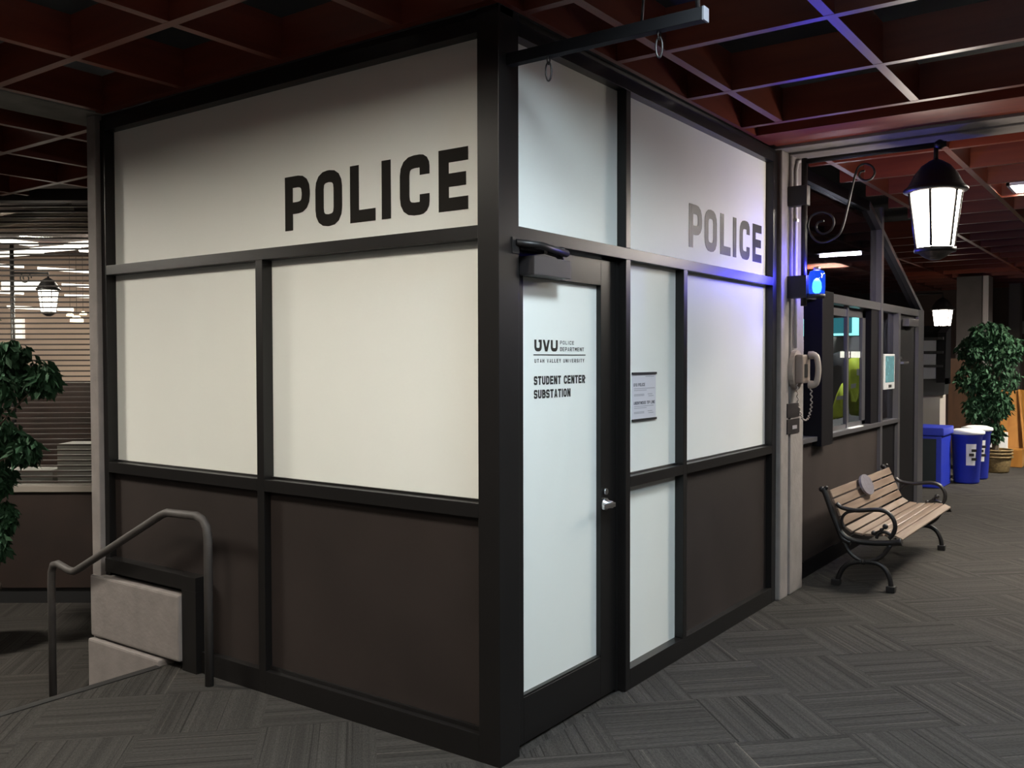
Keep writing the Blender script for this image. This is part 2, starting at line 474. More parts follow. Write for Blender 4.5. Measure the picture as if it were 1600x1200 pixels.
def stroke_quads(path, closed, t):
    """mitred outline; returns left and right point lists"""
    h = t / 2; n = len(path); Lf, Rt = [], []
    for i in range(n):
        p = path[i]
        a = path[i - 1] if (i > 0 or closed) else None
        b = path[(i + 1) % n] if (i < n - 1 or closed) else None
        d1 = (p - a).normalized() if a is not None else (b - p).normalized()
        d2 = (b - p).normalized() if b is not None else d1
        n1 = Vector((-d1.y, d1.x)); n2 = Vector((-d2.y, d2.x))
        m = (n1 + n2)
        if m.length < 1e-5: m = n1.copy()
        m.normalize()
        k = h / max(0.35, m.dot(n1))
        Lf.append(p + m * k); Rt.append(p - m * k)
    return Lf, Rt
def letters(bm, text, x0, z0, w, h, stroke, gap, place, widths=None, depth=0.0012, aspect=None):
    """draw text in a box: place(u, v, d) -> world; u across, v up"""
    wd = []
    for i, c in enumerate(text):
        if widths: wd.append(widths[i])
        else: wd.append({'I': 0.32, ' ': 0.5, 'M': 1.2, 'L': 0.9}.get(c, 1.0))
    if widths is None:
        tot = sum(wd) + gap * (len(text) - 1)
        s = w / tot
        wd = [a * s for a in wd]; g = gap * s
    else: g = gap
    u = x0
    for c, cw in zip(text, wd):
        gw = cw / h
        tt = stroke
        for si, (path, closed) in enumerate(glyph(c, max(gw, tt), tt)):
            lift = depth + si * 0.0004
            def P(q, d): return bm.verts.new(place(u + q.x * h, z0 + q.y * h, d))
            if closed == 2:
                pv = [P(q, lift) for q in path]; mid_ = P(path[2], lift)
                k_ = len(pv)
                for tri in ((0, 1, 6), (1, 2, 6), (2, 5, 6), (2, 3, 5), (3, 4, 5)): bm.faces.new([pv[i] for i in tri])
                bm.verts.remove(mid_)
                continue
            Lf, Rt = stroke_quads(path, closed, tt)
            n = len(path); m = n if closed else n - 1
            for i in range(m):
                j = (i + 1) % n
                q = [Lf[i], Rt[i], Rt[j], Lf[j]]
                top = [P(a, lift) for a in q]; bot = [P(a, 0) for a in q]
                bm.faces.new(top)
                for e in range(4):
                    bm.faces.new((top[e], bot[e], bot[(e + 1) % 4], top[(e + 1) % 4]))
        u += cw + g
    return bm

# ================================================================== long frosted wall (left)
RL = 0.06                                    # glass recess
wl = empty('wall_left'); tag(wl, 'long dark-framed office wall of frosted panes with black POLICE lettering', kind='structure')
def fr(parent, name, *a, m=None): return obj(name, box(*a, bev=0.0018), m or FRAME, parent)
fr(wl, 'corner_post', -0.105, 0.0, 0.0, 0.135, 0, 3.0)
fr(wl, 'mullion', -2.80, -2.755, 0, 0.12, -0.02, 2.97)
fr(wl, 'mullion', -1.462, -1.412, 0, 0.12, 0.0, 2.10)
fr(wl, 'rail', -2.755, -0.105, 0, 0.12, 2.91, 2.97)
fr(wl, 'rail', -2.755, -0.105, 0.0005, 0.12, 2.10, 2.153)
fr(wl, 'rail', -2.755, -1.462, 0, 0.12, 0.985, 1.043)
fr(wl, 'rail', -1.412, -0.105, 0, 0.12, 0.985, 1.043)
fr(wl, 'base_rail', -1.92, -1.462, 0, 0.12, 0, 0.11)
fr(wl, 'base_rail', -1.412, -0.105, 0, 0.12, 0, 0.11)
fr(wl, 'fascia', -2.80, 0.0, 0.012, 0.10, 2.97, 3.0)
fr(wl, 'plinth_trim', -2.755, -1.92, -0.03, 0.04, 0.425, 0.50)
fr(wl, 'plinth_trim', -2.04, -1.92, -0.03, 0.04, 0.0, 0.425)
fr(wl, 'bead', -1.412, -0.105, 0.028, 0.05, 0.11, 0.128)
top_l = obj('frosted_pane', box(-2.755, -0.105, RL, RL + 0.012, 2.153, 2.91), FILM, wl)
obj('frosted_pane', box(-2.755, -1.462, RL, RL + 0.012, 1.043, 2.10), FILM, wl)
obj('frosted_pane', box(-1.412, -0.105, RL, RL + 0.012, 1.043, 2.10), FILM, wl)
obj('glazing_bead', box(-2.755, -1.462, RL - 0.012, RL, 1.043, 1.052), FRAME, wl)
obj('glazing_bead', box(-1.412, -0.105, RL - 0.012, RL, 1.043, 1.052), FRAME, wl)
obj('lower_panel', box(-2.755, -1.462, 0.04, 0.055, -0.02, 0.985), PANEL, wl)
obj('lower_panel', box(-1.412, -0.105, 0.04, 0.055, 0.10, 0.985), PANEL, wl)
PX = [('P', 445.6, 484.3), ('O', 493.1, 534.7), ('L', 547.3, 586.9), ('I', 596.7, 610.9), ('C', 625.2, 671.5), ('E', 685.7, 731.8)]
def place_l(u, v, d): return (u, RL - 0.0005 - d, v)
zt = 1.62 + (2.470 - 1.62) * (2.9624 / 2.9024); zb = 1.62 + (2.2205 - 1.62) * (2.9624 / 2.9024)
hL = zt - zb
for c, a, b in PX:
    xa, xb = on_y(a, 300, RL).x, on_y(b, 300, RL).x
    bm = letters(bmesh.new(), c, xa, zb, 0, hL, 0.215 if c != 'I' else (xb - xa) / hL, 0, place_l, widths=[xb - xa])
    obj('letter', bm, VINYL_M, top_l)

# ================================================================== door side (right wall)
RR = 0.05
wr = empty('wall_right'); tag(wr, 'dark-framed office wall with frosted door, sidelight and smaller POLICE lettering', kind='structure')
fr(wr, 'mullion', -0.12, 0, 1.03, 1.075, 0, 2.10)
fr(wr, 'mullion', -0.12, 0, 1.03, 1.075, 2.155, 2.91)
fr(wr, 'mullion', -0.12, 0, 1.675, 1.72, 0.10, 2.10)
fr(wr, 'mullion', -0.12, 0, 3.03, 3.105, 0, 2.97)
fr(wr, 'rail', -0.12, 0, 0.135, 3.03, 2.91, 2.97)
fr(wr, 'rail', -0.12, -0.0005, 0.135, 3.03, 2.10, 2.155)
fr(wr, 'rail', -0.12, 0, 1.075, 1.675, 0.995, 1.047)
fr(wr, 'rail', -0.12, 0, 1.72, 3.03, 0.995, 1.047)
fr(wr, 'base_rail', -0.12, 0, 1.075, 3.03, 0, 0.10)
fr(wr, 'fascia', -0.10, -0.012, 0.135, 3.105, 2.97, 3.0)
obj('frosted_pane', box(-RR - 0.012, -RR, 0.135, 1.03, 2.155, 2.91), FILM, wr)
top_r = obj('frosted_pane', box(-RR - 0.012, -RR, 1.075, 3.03, 2.155, 2.91), FILM, wr)
side_up = obj('frosted_pane', box(-RR - 0.012, -RR, 1.075, 1.675, 1.047, 2.10), FILM, wr)
obj('frosted_pane', box(-RR - 0.012, -RR, 1.075, 1.675, 0.10, 0.995), FILM, wr)
obj('frosted_pane', box(-RR - 0.012, -RR, 1.72, 3.03, 1.047, 2.10), FILM, wr)
obj('lower_panel', box(-0.055, -0.04, 1.72, 3.03, 0.10, 0.995), PANEL, wr)
obj('glazing_bead', box(-RR, -RR + 0.012, 1.075, 1.675, 1.047, 1.056), FRAME, wr)
obj('glazing_bead', box(-RR, -RR + 0.012, 1.72, 3.03, 1.047, 1.056), FRAME, wr)
def place_r(u, v, d): return (-RR + 0.0005 + d, u, v)
ya, yb = on_x(1076.5, 350, -RR).y, on_x(1189.5, 380, -RR).y
zb = on_x(1076, 385.5, -RR).z; zt = on_x(1076, 317, -RR).z
tot = 44.6 + 0
wsum = [xb - xa for _, xa, xb in [(c, on_y(a, 300, RL).x, on_y(b, 300, RL).x) for c, a, b in PX]]
x_first = on_y(PX[0][1], 300, RL).x
span = on_y(PX[-1][2], 300, RL).x - x_first
for c, a, b in PX:
    u0 = ya + (on_y(a, 300, RL).x - x_first) / span * (yb - ya)
    u1 = ya + (on_y(b, 300, RL).x - x_first) / span * (yb - ya)
    bm = letters(bmesh.new(), c, u0, zb, 0, zt - zb, 0.215 if c != 'I' else (u1 - u0) / (zt - zb), 0, place_r, widths=[u1 - u0])
    obj('letter', bm, VINYL, top_r)

# notice on the sidelight
def notice():
    y0, y1 = on_x(986.5, 620, -RR).y, on_x(1023.5, 620, -RR).y
    z0, z1 = 1.307, 1.553
    t = empty('notice_sign', (-RR, (y0 + y1) / 2, z0)); tag(t, 'small white notice with black end bars on the narrow sidelight pane', 'sign')
    hy = (y1 - y0) / 2; H = z1 - z0
    sheet = obj('sheet', box(0.0005, 0.004, -hy, hy, 0.0, H), mat('pale_sign', (0.66, 0.65, 0.70), 0.4), t)
    obj('end_bar', box(0.003, 0.009, -hy - 0.002, hy + 0.004, 0.0, 0.011), BLACK, t)
    obj('end_bar', box(0.003, 0.009, -hy - 0.002, hy + 0.004, H - 0.011, H), BLACK, t)
    pl = lambda u, v, d: (0.0042 + d * 0.3, u, v)
    INK = mat('grey_ink', (0.10, 0.10, 0.12), 0.6)
    INK2 = mat('light_grey_ink', (0.40, 0.40, 0.44), 0.6)
    bm = letters(bmesh.new(), 'UVU POLICE', -hy + 0.015, 0.175, hy * 0.95, 0.016, 0.2, 0.2, pl)
    obj('lettering', bm, INK, sheet)
    bm = letters(bmesh.new(), 'ANONYMOUS TIP LINE', -hy + 0.015, 0.083, hy * 1.8, 0.016, 0.2, 0.2, pl)
    obj('lettering', bm, INK, sheet)
    bm = bmesh.new()
    for v, a, b in ((0.222, 0.55, 0.93), (0.162, 0.08, 0.95), (0.153, 0.08, 0.6), (0.132, 0.08, 0.5), (0.126, 0.08, 0.5), (0.132, 0.65, 0.85), (0.122, 0.68, 0.9), (0.072, 0.08, 0.9), (0.063, 0.08, 0.6), (0.043, 0.08, 0.5), (0.037, 0.08, 0.5), (0.045, 0.65, 0.85), (0.035, 0.68, 0.9)):
        bx(bm, 0.004, 0.0044, -hy + 2 * hy * a, -hy + 2 * hy * b, v, v + 0.004)
    obj('fine_print', bm, INK2, sheet)
notice()

# door leaf
DX = -0.042
d1 = empty('door_1', (DX, 0.14, 0)); tag(d1, 'frosted glass office door with dark stiles, closer and lever handle', kind='structure')
DG = -0.025                                       # glass behind the leaf face (local)
fr(d1, 'stile', -0.045, 0, 0.0, 0.085, 0.012, 2.085)
fr(d1, 'stile', -0.045, 0, 0.722, 0.86, 0.012, 2.085)
fr(d1, 'rail', -0.045, 0, 0.085, 0.722, 1.965, 2.085)
fr(d1, 'rail', -0.045, 0, 0.085, 0.722, 0.012, 0.205)
obj('glazing_bead', box(DG, -0.004, 0.085, 0.722, 0.205, 0.214), FRAME, d1)
dp = obj('frosted_pane', box(DG - 0.012, DG, 0.085, 0.722, 0.205, 1.965), FILM, d1)
obj('jamb', box(-0.078, 0.0, 0.862, 0.89, 0, 2.10), FRAME, d1)
def place_d(u, v, d): return (DG + 0.0005 + d * 0.6, u - 0.14, v)
XG = DX + DG
gy = lambda px, py: on_x(px, py, XG).y
gz = lambda px, py: on_x(px, py, XG).z
def dec(text, pl, pt, pr, pb, stroke, gap=0.28, widths=None):
    y0, y1 = gy(pl, 560), gy(pr, 560)
    z1 = (gz(pl, pt)); z0 = (gz(pl, pb))
    return letters(bmesh.new(), text, y0, z0, y1 - y0, z1 - z0, stroke, gap, place_d)
obj('lettering', dec('UVU', 834.8, 530.5, 871.2, 549, 0.30, 0.14), VINYL, dp)
obj('logo_serif', box(DG + 0.0005, DG + 0.0012, gy(834.8, 540) - 0.14 + 0.032, gy(834.8, 540) - 0.14 + 0.045, gz(835, 534.5), gz(835, 530.5)), VINYL, dp)
y_l, y_r = gy(833.4, 555), gy(914.5, 555)
obj('logo_rule', box(DG + 0.0005, DG + 0.0012, y_l - 0.14, y_r - 0.14, gz(833, 555.3), gz(833, 553.6)), VINYL, dp)
obj('lettering', dec('POLICE', 875, 532.5, 896.5, 538.2, 0.16, 0.55), VINYL, dp)
obj('lettering', dec('DEPARTMENT', 875, 542.5, 912, 548.6, 0.16, 0.45), VINYL, dp)
obj('lettering', dec('UTAH VALLEY UNIVERSITY', 835, 560.8, 912.5, 566.8, 0.16, 0.6), VINYL, dp)
obj('lettering', dec('STUDENT CENTER', 834, 588, 913.8, 601.8, 0.225, 0.22), VINYL, dp)
obj('lettering', dec('SUBSTATION', 834, 609.5, 891, 623.3, 0.225, 0.22), VINYL, dp)
# closer
ck = obj('door_closer', box(0.0, 0.075, on_x(835, 415, 0.033).y - 0.14, on_x(892, 420, 0.033).y - 0.14, on_x(860, 432, 0.033).z, on_x(860, 402.5, 0.033).z, bev=0.003), mat('closer_brown', (0.03, 0.026, 0.027), 0.5), d1)
yc0, yc1 = on_x(835, 415, 0.033).y - 0.14, on_x(892, 420, 0.033).y - 0.14
bm = bmesh.new()
zt_ = on_x(860, 402.5, 0.033).z
lathe(bm, [(0.016, 0), (0.016, 0.02), (0.012, 0.024)], 12, (0.04, yc1 - 0.03, zt_))
tube(bm, [(0.04, yc1 - 0.03, zt_ + 0.018), (0.065, yc0 + 0.10, zt_ + 0.022)], 0.010, 8)
tube(bm, [(0.065, yc1 - 0.02, zt_ + 0.03), (0.09, yc0 + 0.02, zt_ + 0.04), (0.043, -0.03, zt_ + 0.045)], [0.017, 0.016, 0.014], 8)
lathe(bm, [(0.014, 0), (0.014, 0.035), (0.010, 0.04)], 12, (0.06, yc1 - 0.05, zt_ + 0.015))
obj('closer_arm', bm, IRON, d1)
obj('closer_shoe', box(0.0, 0.05, 0.0, 0.20, 2.062, 2.098, bev=0.004), IRON, d1)
obj('closer_bracket', box(0.042, 0.047, -0.055, -0.007, zt_ + 0.0, zt_ + 0.065, bev=0.001), IRON, d1)
# lever
yh = on_x(950, 790, DX + 0.02).y - 0.14; zh = on_x(950, 788, DX + 0.02).z
lv = obj('lever_rose', lathe(bmesh.new(), [(0.030, 0), (0.030, 0.010), (0.020, 0.016), (0.016, 0.045)], 18), STEEL, d1, (0, yh, zh))
lv.rotation_euler = (0, PI / 2, 0)
bm = bmesh.new()
bx(bm, 0.035, 0.053, yh - 0.085, yh + 0.018, zh - 0.011, zh + 0.011, bev=0.004)
obj('lever_handle', bm, STEEL, d1)
obj('lock_cylinder', lathe(bmesh.new(), [(0.015, 0), (0.015, 0.012)], 12), STEEL, d1, (0.002, yh, zh + 0.06)).rotation_euler = (0, PI / 2, 0)

# ================================================================== sign arm with links at the corner post
sa = empty('sign_bracket', (0, 0.07, 2.775)); tag(sa, 'black steel sign arm with hanging links sticking out from the corner post', 'bracket')
obj('arm', box(0.0, 0.825, -0.02, 0.02, 0, 0.045, bev=0.002), mat('matt_black_steel', (0.006, 0.006, 0.007), 0.7, spec=0.2), sa)
obj('end_cap', box(0.825, 0.832, -0.021, 0.021, -0.001, 0.046), mat('pale_metal', (0.10, 0.10, 0.11), 0.4), sa)
def link_pts(cx, cz, a, b, ax):
    out = []
    for j in range(16):
        t = 2 * PI * j / 16
        u, v = a * math.cos(t), b * math.sin(t)
        out.append((cx + u * (1 - ax), u * ax, cz + v))
    return out
for cx in (0.187, 0.654):
    obj('chain_link', tube(bmesh.new(), link_pts(cx, -0.008, 0.009, 0.020, 0.8), 0.0028, 6, closed=True), IRON, sa)
    obj('snap_link', tube(bmesh.new(), link_pts(cx, -0.055, 0.0145, 0.036, 0.25), 0.0036, 6, closed=True), IRON, sa)
obj('hanger_rod', tube(bmesh.new(), [(0.585, 0, 0.04), (0.61, 0, 0.40)], 0.005, 6), IRON, sa)
obj('hanger_rod', tube(bmesh.new(), [(0.80, 0, 0.04), (0.80, 0, 0.40)], 0.008, 6), IRON, sa)

# ================================================================== left end: concrete post, plinth block, handrail
cl = obj('concrete_post', box(-2.885, -2.80, -0.03, 0.35, -0.48, 3.0, bev=0.006), CONC)
tag(cl, 'slim pale concrete post at the stair end of the frosted wall', kind='structure')
pb = empty('plinth_block', (-2.45, -0.05, -0.48)); tag(pb, 'low pale concrete plinth stepping out beside the stairs', kind='structure')
obj('upper_block', box(-0.43, 0.41, 0.0, 0.08, 0.525, 0.875, bev=0.012), CONC, pb)
obj('lower_block', box(-0.43, 0.26, -0.018, 0.08, 0.0, 0.512, bev=0.012), CONC, pb)
rl = empty('handrail', (-1.73, -0.09, 0)); tag(rl, 'bent grey steel pipe handrail rising beside the short steps', 'handrail')
path = [(0, 0, 0.0), (0, 0, 0.74), (-0.010, 0, 0.79), (-0.04, 0, 0.825), (-0.09, 0, 0.84), (-0.34, 0, 0.832), (-0.39, 0, 0.815),
        (-1.20, 0, 0.425), (-1.25, 0, 0.405), (-1.30, 0, 0.405), (-1.42, 0, 0.428), (-1.475, 0, 0.415), (-1.495, 0, 0.37), (-1.50, 0, 0.32), (-1.50, 0, -0.48)]
obj('pipe', tube(bmesh.new(), path, 0.0215, 12), RAILM, rl)

# ================================================================== concrete column with lantern, beacon, telephone
cc = empty('concrete_column', (0, 3.11, 0)); tag(cc, 'pale concrete column carrying the lantern bracket and wall telephone', kind='structure')
obj('front_pier', box(-0.3, 0.03, 0.0, 0.155, 0, 3.0, bev=0.012), CONC, cc)
obj('gate_slot', box(-0.3, 0.004, 0.155, 0.195, 0, 3.0), mat('slot_grey', (0.05, 0.045, 0.045), 0.7), cc)
obj('rear_pier', box(-0.3, 0.03, 0.195, 0.46, 0, 3.0, bev=0.012), CONC, cc)
CF = 0.03                                           # column face
LY = 3.25
LAMP = (1.0, 0.90, 0.78)
def lantern_body(t, zb, s=1.0, phase=0.0, strength=14.0, n=6):
    """t: parent empty, zb: local height of the glass underside, centred on the local origin"""
    pts = [(0.155 * s, 0.335 * s), (0.112 * s, 0.0)]
    em = mat('lantern_glass', (0.9, 0.88, 0.84), 0.4, emit=LAMP, estr=strength)
    for j in range(n):
        a0, a1 = phase + 2 * PI * j / n, phase + 2 * PI * (j + 1) / n
        bm = bmesh.new()
        inner = 0.985
        def pt(a, k): return Vector((pts[k][0] * inner * math.cos(a), pts[k][0] * inner * math.sin(a), zb + pts[k][1]))
        e = 0.0
        f = [pt(a0, 0), pt(a1, 0), pt(a1, 1), pt(a0, 1)]
        bm.faces.new([bm.verts.new(q) for q in f])
        obj('glass_pane', bm, em, t)
    bm = bmesh.new()
    for j in range(n):
        a0 = phase + 2 * PI * j / n
        tube(bm, [(pts[0][0] * math.cos(a0), pts[0][0] * math.sin(a0), zb + pts[0][1]), (pts[1][0] * math.cos(a0), pts[1][0] * math.sin(a0), zb)], 0.0085 * s, 6)
    obj('glazing_bars', bm, IRON, t)
    obj('roof', lathe(bmesh.new(), [(0.16 * s, zb + 0.332 * s), (0.185 * s, zb + 0.345 * s), (0.185 * s, zb + 0.36 * s), (0.165 * s, zb + 0.375 * s), (0.15 * s, zb + 0.40 * s), (0.125 * s, zb + 0.45 * s), (0.085 * s, zb + 0.50 * s), (0.04 * s, zb + 0.53 * s), (0.018 * s, zb + 0.54 * s)], n * 3, phase=phase), IRON, t)
    obj('base_rim', lathe(bmesh.new(), [(0.03 * s, zb - 0.075 * s), (0.06 * s, zb - 0.06 * s), (0.10 * s, zb - 0.03 * s), (0.122 * s, zb - 0.028 * s), (0.122 * s, zb - 0.002 * s), (0.10 * s, zb)], n * 2, phase=phase), IRON, t)
def to_local(q, o): return (q.x - o[0], q.y - o[1], q.z - o[2])
def spiral_arm(pxs, o, y):
    return [to_local(on_y(1200 + a / 4, 200 + b / 4, y), o) for a, b in pxs]
glb = on_y(1461, 387, LY)
O = (glb.x, LY, glb.z)
ln = empty('wall_lantern', O); tag(ln, 'large lit black carriage lantern hanging from a scrolled arm on the column', 'lantern')
lantern_body(ln, 0.0, 1.0, phase=YAW + PI / 6 + 0.42, strength=42)
pole_x = on_y(1256.5, 360, LY).x
z_top, z_bot = on_y(1256, 248, LY).z, on_y(1256, 478, LY).z
obj('pole', tube(bmesh.new(), [(pole_x - O[0], 0, z_bot - O[2]), (pole_x - O[0], 0, z_top - O[2])], 0.02, 10), IRON, ln)
az = z_top - O[2] - 0.02
obj('arm', tube(bmesh.new(), [(pole_x - O[0], 0, az), (0.06, 0, az)], 0.017, 10), IRON, ln)
obj('arm_finial', lathe(bmesh.new(), [(0.008, -0.03), (0.03, -0.015), (0.034, 0.0), (0.03, 0.015), (0.008, 0.03)], 12, (0.02, 0, az)), IRON, ln)
obj('hanger', tube(bmesh.new(), [(0, 0, 0.53), (0, 0, az)], 0.014, 8), IRON, ln)
sp = [(350, 580), (312, 592), (303, 630), (338, 660), (385, 645), (411, 602), (400, 552), (340, 525), (272, 550), (250, 620), (285, 692), (350, 715), (435, 675), (470, 610), (500, 490), (522, 390), (545, 295), (565, 245), (605, 223), (650, 240), (667, 280), (645, 318), (605, 328), (572, 305), (578, 275), (606, 268)]
obj('scroll', tube(bmesh.new(), smooth_path(spiral_arm(sp, O, LY), 4), 0.0075, 6), IRON, ln)
for pa, pb_ in ((291, 322), (431, 466)):
    za, zb_ = on_y(1250, pa, LY).z - O[2], on_y(1250, pb_, LY).z - O[2]
    obj('wall_clamp', box(CF - O[0], pole_x - O[0] + 0.028, -0.035, 0.035, zb_, za, bev=0.004), IRON, ln)

# blue beacon
bc = on_y(1276.5, 440, LY)
BO = (bc.x, LY, on_y(1276, 463, LY).z)
be = empty('beacon_light', BO); tag(be, 'glowing blue emergency beacon clamped to the lantern pole', 'beacon')
obj('base', lathe(bmesh.new(), [(0.05, -0.012), (0.054, 0), (0.054, 0.012), (0.046, 0.016)], 20), BLACK, be)
lens = mat('blue_lens', (0.02, 0.05, 0.5), 0.15, emit=(0.03, 0.12, 1.0), estr=2.2)
g = glass('blue_glass', (0.30, 0.45, 1.0), 0.15, emit=(0.008, 0.06, 0.5))
obj('lens', lathe(bmesh.new(), [(0.050, 0.016), (0.053, 0.05), (0.053, 0.14), (0.045, 0.165), (0.020, 0.175)], 24), g, be)
obj('bulb', lathe(bmesh.new(), [(0.01, 0.017), (0.026, 0.03), (0.031, 0.06), (0.028, 0.09), (0.018, 0.11), (0.006, 0.118)], 16), mat('blue_bulb', (0.2, 0.5, 1), 0.4, emit=(0.10, 0.35, 1.0), estr=7.0), be)
obj('top_cap', lathe(bmesh.new(), [(0.022, 0.172), (0.024, 0.18), (0.024, 0.192), (0.012, 0.197)], 16), STEEL, be)
obj('mount', box(pole_x - BO[0] + 0.01, -0.04, -0.02, 0.02, -0.01, 0.02), BLACK, be)
ld = bpy.data.lights.new('beacon_glow', 'POINT'); ld.color = (0.16, 0.10, 1.0); ld.energy = 25; ld.shadow_soft_size = 0.018
lo_ = bpy.data.objects.new('beacon_glow', ld); COL.objects.link(lo_); lo_.parent = be; lo_.location = (0, 0, 0.142)

# conduit
cy_ = on_x(1243.5, 400, CF + 0.015).y
cdt = empty('conduit', (CF + 0.015, cy_, 1.6)); tag(cdt, 'thin pale conduit running down the column to the telephone', 'conduit')
obj('pipe', tube(bmesh.new(), [(0, 0, 0.09), (0, 0, 1.30), (0.0, 0.03, 1.36), (0, 0.1, 1.38)], 0.012, 8), mat('pale_conduit', (0.5, 0.47, 0.48), 0.5), cdt)
obj('strap', box(-0.015, 0.014, -0.02, 0.02, 0.95, 0.97), STEEL, cdt)

# telephone
PHN = mat('beige_plastic', (0.32, 0.27, 0.24), 0.45)
PHN2 = mat('tan_plastic', (0.20, 0.155, 0.13), 0.5)
py0 = on_x(1240, 578, CF).y; pz0 = on_x(1240, 578, CF).z
ph = empty('wall_telephone', (CF, py0, pz0)); tag(ph, 'beige wall telephone with curly cord mounted on the concrete column', 'telephone')
bm = bmesh.new()
ring = [(0.0, 0.115 * math.cos(a) * 0.95, 0.135 * math.sin(a)) for a in [2 * PI * j / 24 for j in range(24)]]
prism(bm, ring, (0.03, 0, 0)); obj('backplate', bm, PHN, ph)
obj('body', box(0.03, 0.085, -0.065, 0.10, -0.09, 0.105, bev=0.014), PHN2, ph)
bm = bmesh.new()
tube(bm, smooth_path([(0.085, 0.06, 0.10), (0.135, 0.06, 0.09), (0.150, 0.06, 0.0), (0.135, 0.06, -0.09), (0.085, 0.06, -0.10)], 4), [0.028] * 3 + [0.024, 0.022] + [0.020] * 7 + [0.022, 0.024] + [0.028] * 3, 10)
obj('handset', bm, PHN, ph)
obj('keypad', box(0.085, 0.089, -0.03, 0.03, -0.05, 0.04), BLACK, ph)
cord = []
cp = smooth_path([(0.10, 0.06, -0.12), (0.10, 0.07, -0.25), (0.085, 0.04, -0.335), (0.07, -0.02, -0.33), (0.05, -0.05, -0.22), (0.04, -0.05, -0.09)], 22)
for i, q in enumerate(cp):
    a = i * 1.1
    cord.append(Vector(q) + Vector((0.006 * math.cos(a), 0.006 * math.sin(a), 0)))
obj('cord', tube(bmesh.new(), cord, 0.0045, 5), PHN, ph)

# plaques on the column
PLQ = mat('dark_plaque', (0.016, 0.012, 0.013), 0.6, spec=0.2)
for (pt_, pb2, lab) in ((631, 650, 'small dark plaque just below the telephone on the column'), (656, 679, 'lower dark plaque with pale emblem on the column')):
    q0 = on_x(1229, pb2, CF); q1 = on_x(1248, pt_, CF)
    t = empty('plaque', (CF, q0.y, q0.z)); tag(t, lab, 'plaque', 'plaques on the concrete column')
    obj('plate', box(0, 0.006, 0, q1.y - q0.y, 0, on_x(1229, pt_, CF).z - q0.z, bev=0.0012), PLQ, t)
    if pt_ > 640:
        obj('emblem', box(0.006, 0.007, 0.10, 0.19, 0.03, 0.055), mat('pale_ink', (0.3, 0.28, 0.3), 0.6), t)
        obj('title_bar', box(0, 0.006, 0, q1.y - q0.y, on_x(1229, 653, CF).z - q0.z - 0.0, on_x(1229, 653, CF).z - q0.z + 0.018), PLQ, t)

# ================================================================== information booth with sliding window
BX = -0.05
ALU = mat('grey_aluminium', (0.14, 0.135, 0.145), 0.33, 0.6)
DARKF = mat('dark_booth_frame', (0.0045, 0.004, 0.005), 0.5, spec=0.12)
GL = glass('clear_glass', (0.97, 0.99, 0.985), 0.02)
GLD = glass('tinted_glass', (0.55, 0.55, 0.6), 0.35)
bo = empty('service_booth', (BX, 3.58, 0)); tag(bo, 'glazed service booth with sliding window behind the wooden bench', 'booth')
yb_ = lambda px, py=560: on_x(px, py, BX).y - 3.58
Y_post0, Y_post1, Y_slide, Y_jamb, Y_m1, Y_m2, Y_end0, Y_end1 = yb_(1272), yb_(1290), yb_(1329), yb_(1361), yb_(1373), yb_(1402), yb_(1432), yb_(1440)
ZH = 2.13
obj('lower_panel', box(-0.05, -0.01, 0, Y_m1, 0.12, 1.0), PANEL, bo)
obj('lower_panel', box(-0.05, -0.01, Y_m1 + 0.08, Y_m2, 0.12, 1.0), DARKF, bo)
obj('base_rail', box(-0.06, 0, 0, Y_m2, 0, 0.12), DARKF, bo)
obj('sill', box(-0.12, 0.03, 0.0, Y_m2, 1.0, 1.035, bev=0.003), ALU, bo)
obj('header', box(-0.08, 0.015, 0.0, Y_end1, ZH - 0.07, ZH, bev=0.003), ALU, bo)
obj('post', box(-0.08, 0.06, Y_post0, Y_post1, 0.96, ZH + 0.0, bev=0.003), DARKF, bo)
obj('jamb', box(-0.09, 0.0, Y_jamb, Y_m1, 1.035, ZH - 0.07), DARKF, bo)
obj('mullion', box(-0.06, 0.02, Y_m1, Y_m1 + 0.07, 0, 3.0), ALU, bo)
obj('mullion', box(-0.06, 0.02, Y_m2 - 0.04, Y_m2 + 0.04, 0, ZH - 0.07), ALU, bo)
obj('end_post', box(-0.10, 0.02, Y_end0, Y_end1, 0, ZH), ALU, bo)
obj('window_pane', box(-0.036, -0.030, 0.0, Y_post0, 1.035, ZH - 0.07), GL, bo)
s1 = obj('sliding_sash', box(-0.05, -0.025, Y_post1, Y_post1 + 0.05, 1.035, ZH - 0.07), ALU, bo)
for nm, a in (('sash_rail', (-0.05, -0.025, Y_post1, Y_slide, ZH - 0.16, ZH - 0.10)), ('sash_rail', (-0.05, -0.025, Y_post1, Y_slide, 1.035, 1.07)), ('sash_stile', (-0.05, -0.02, Y_slide - 0.03, Y_slide + 0.02, 1.035, ZH - 0.07)),
              ('sash_rail', (-0.075, -0.05, Y_slide, Y_jamb, ZH - 0.15, ZH - 0.09)), ('sash_rail', (-0.075, -0.05, Y_slide, Y_jamb, 1.035, 1.07)), ('sash_stile', (-0.075, -0.05, Y_jamb - 0.10, Y_jamb, 1.035, ZH - 0.07))):
    obj(nm, box(*a), ALU, bo)
obj('window_pane', box(-0.040, -0.034, Y_post1 + 0.05, Y_slide - 0.03, 1.07, ZH - 0.16), GL, bo)
obj('window_pane', box(-0.066, -0.060, Y_slide + 0.02, Y_jamb - 0.10, 1.07, ZH - 0.15), GL, bo)
obj('window_pane', box(-0.036, -0.030, Y_m1 + 0.07, Y_m2 - 0.04, 1.035, ZH - 0.07), GLD, bo)
bd = obj('booth_door', box(-0.06, -0.015, Y_m2 + 0.04, Y_end0, 0.01, ZH - 0.075), DARKF, bo)
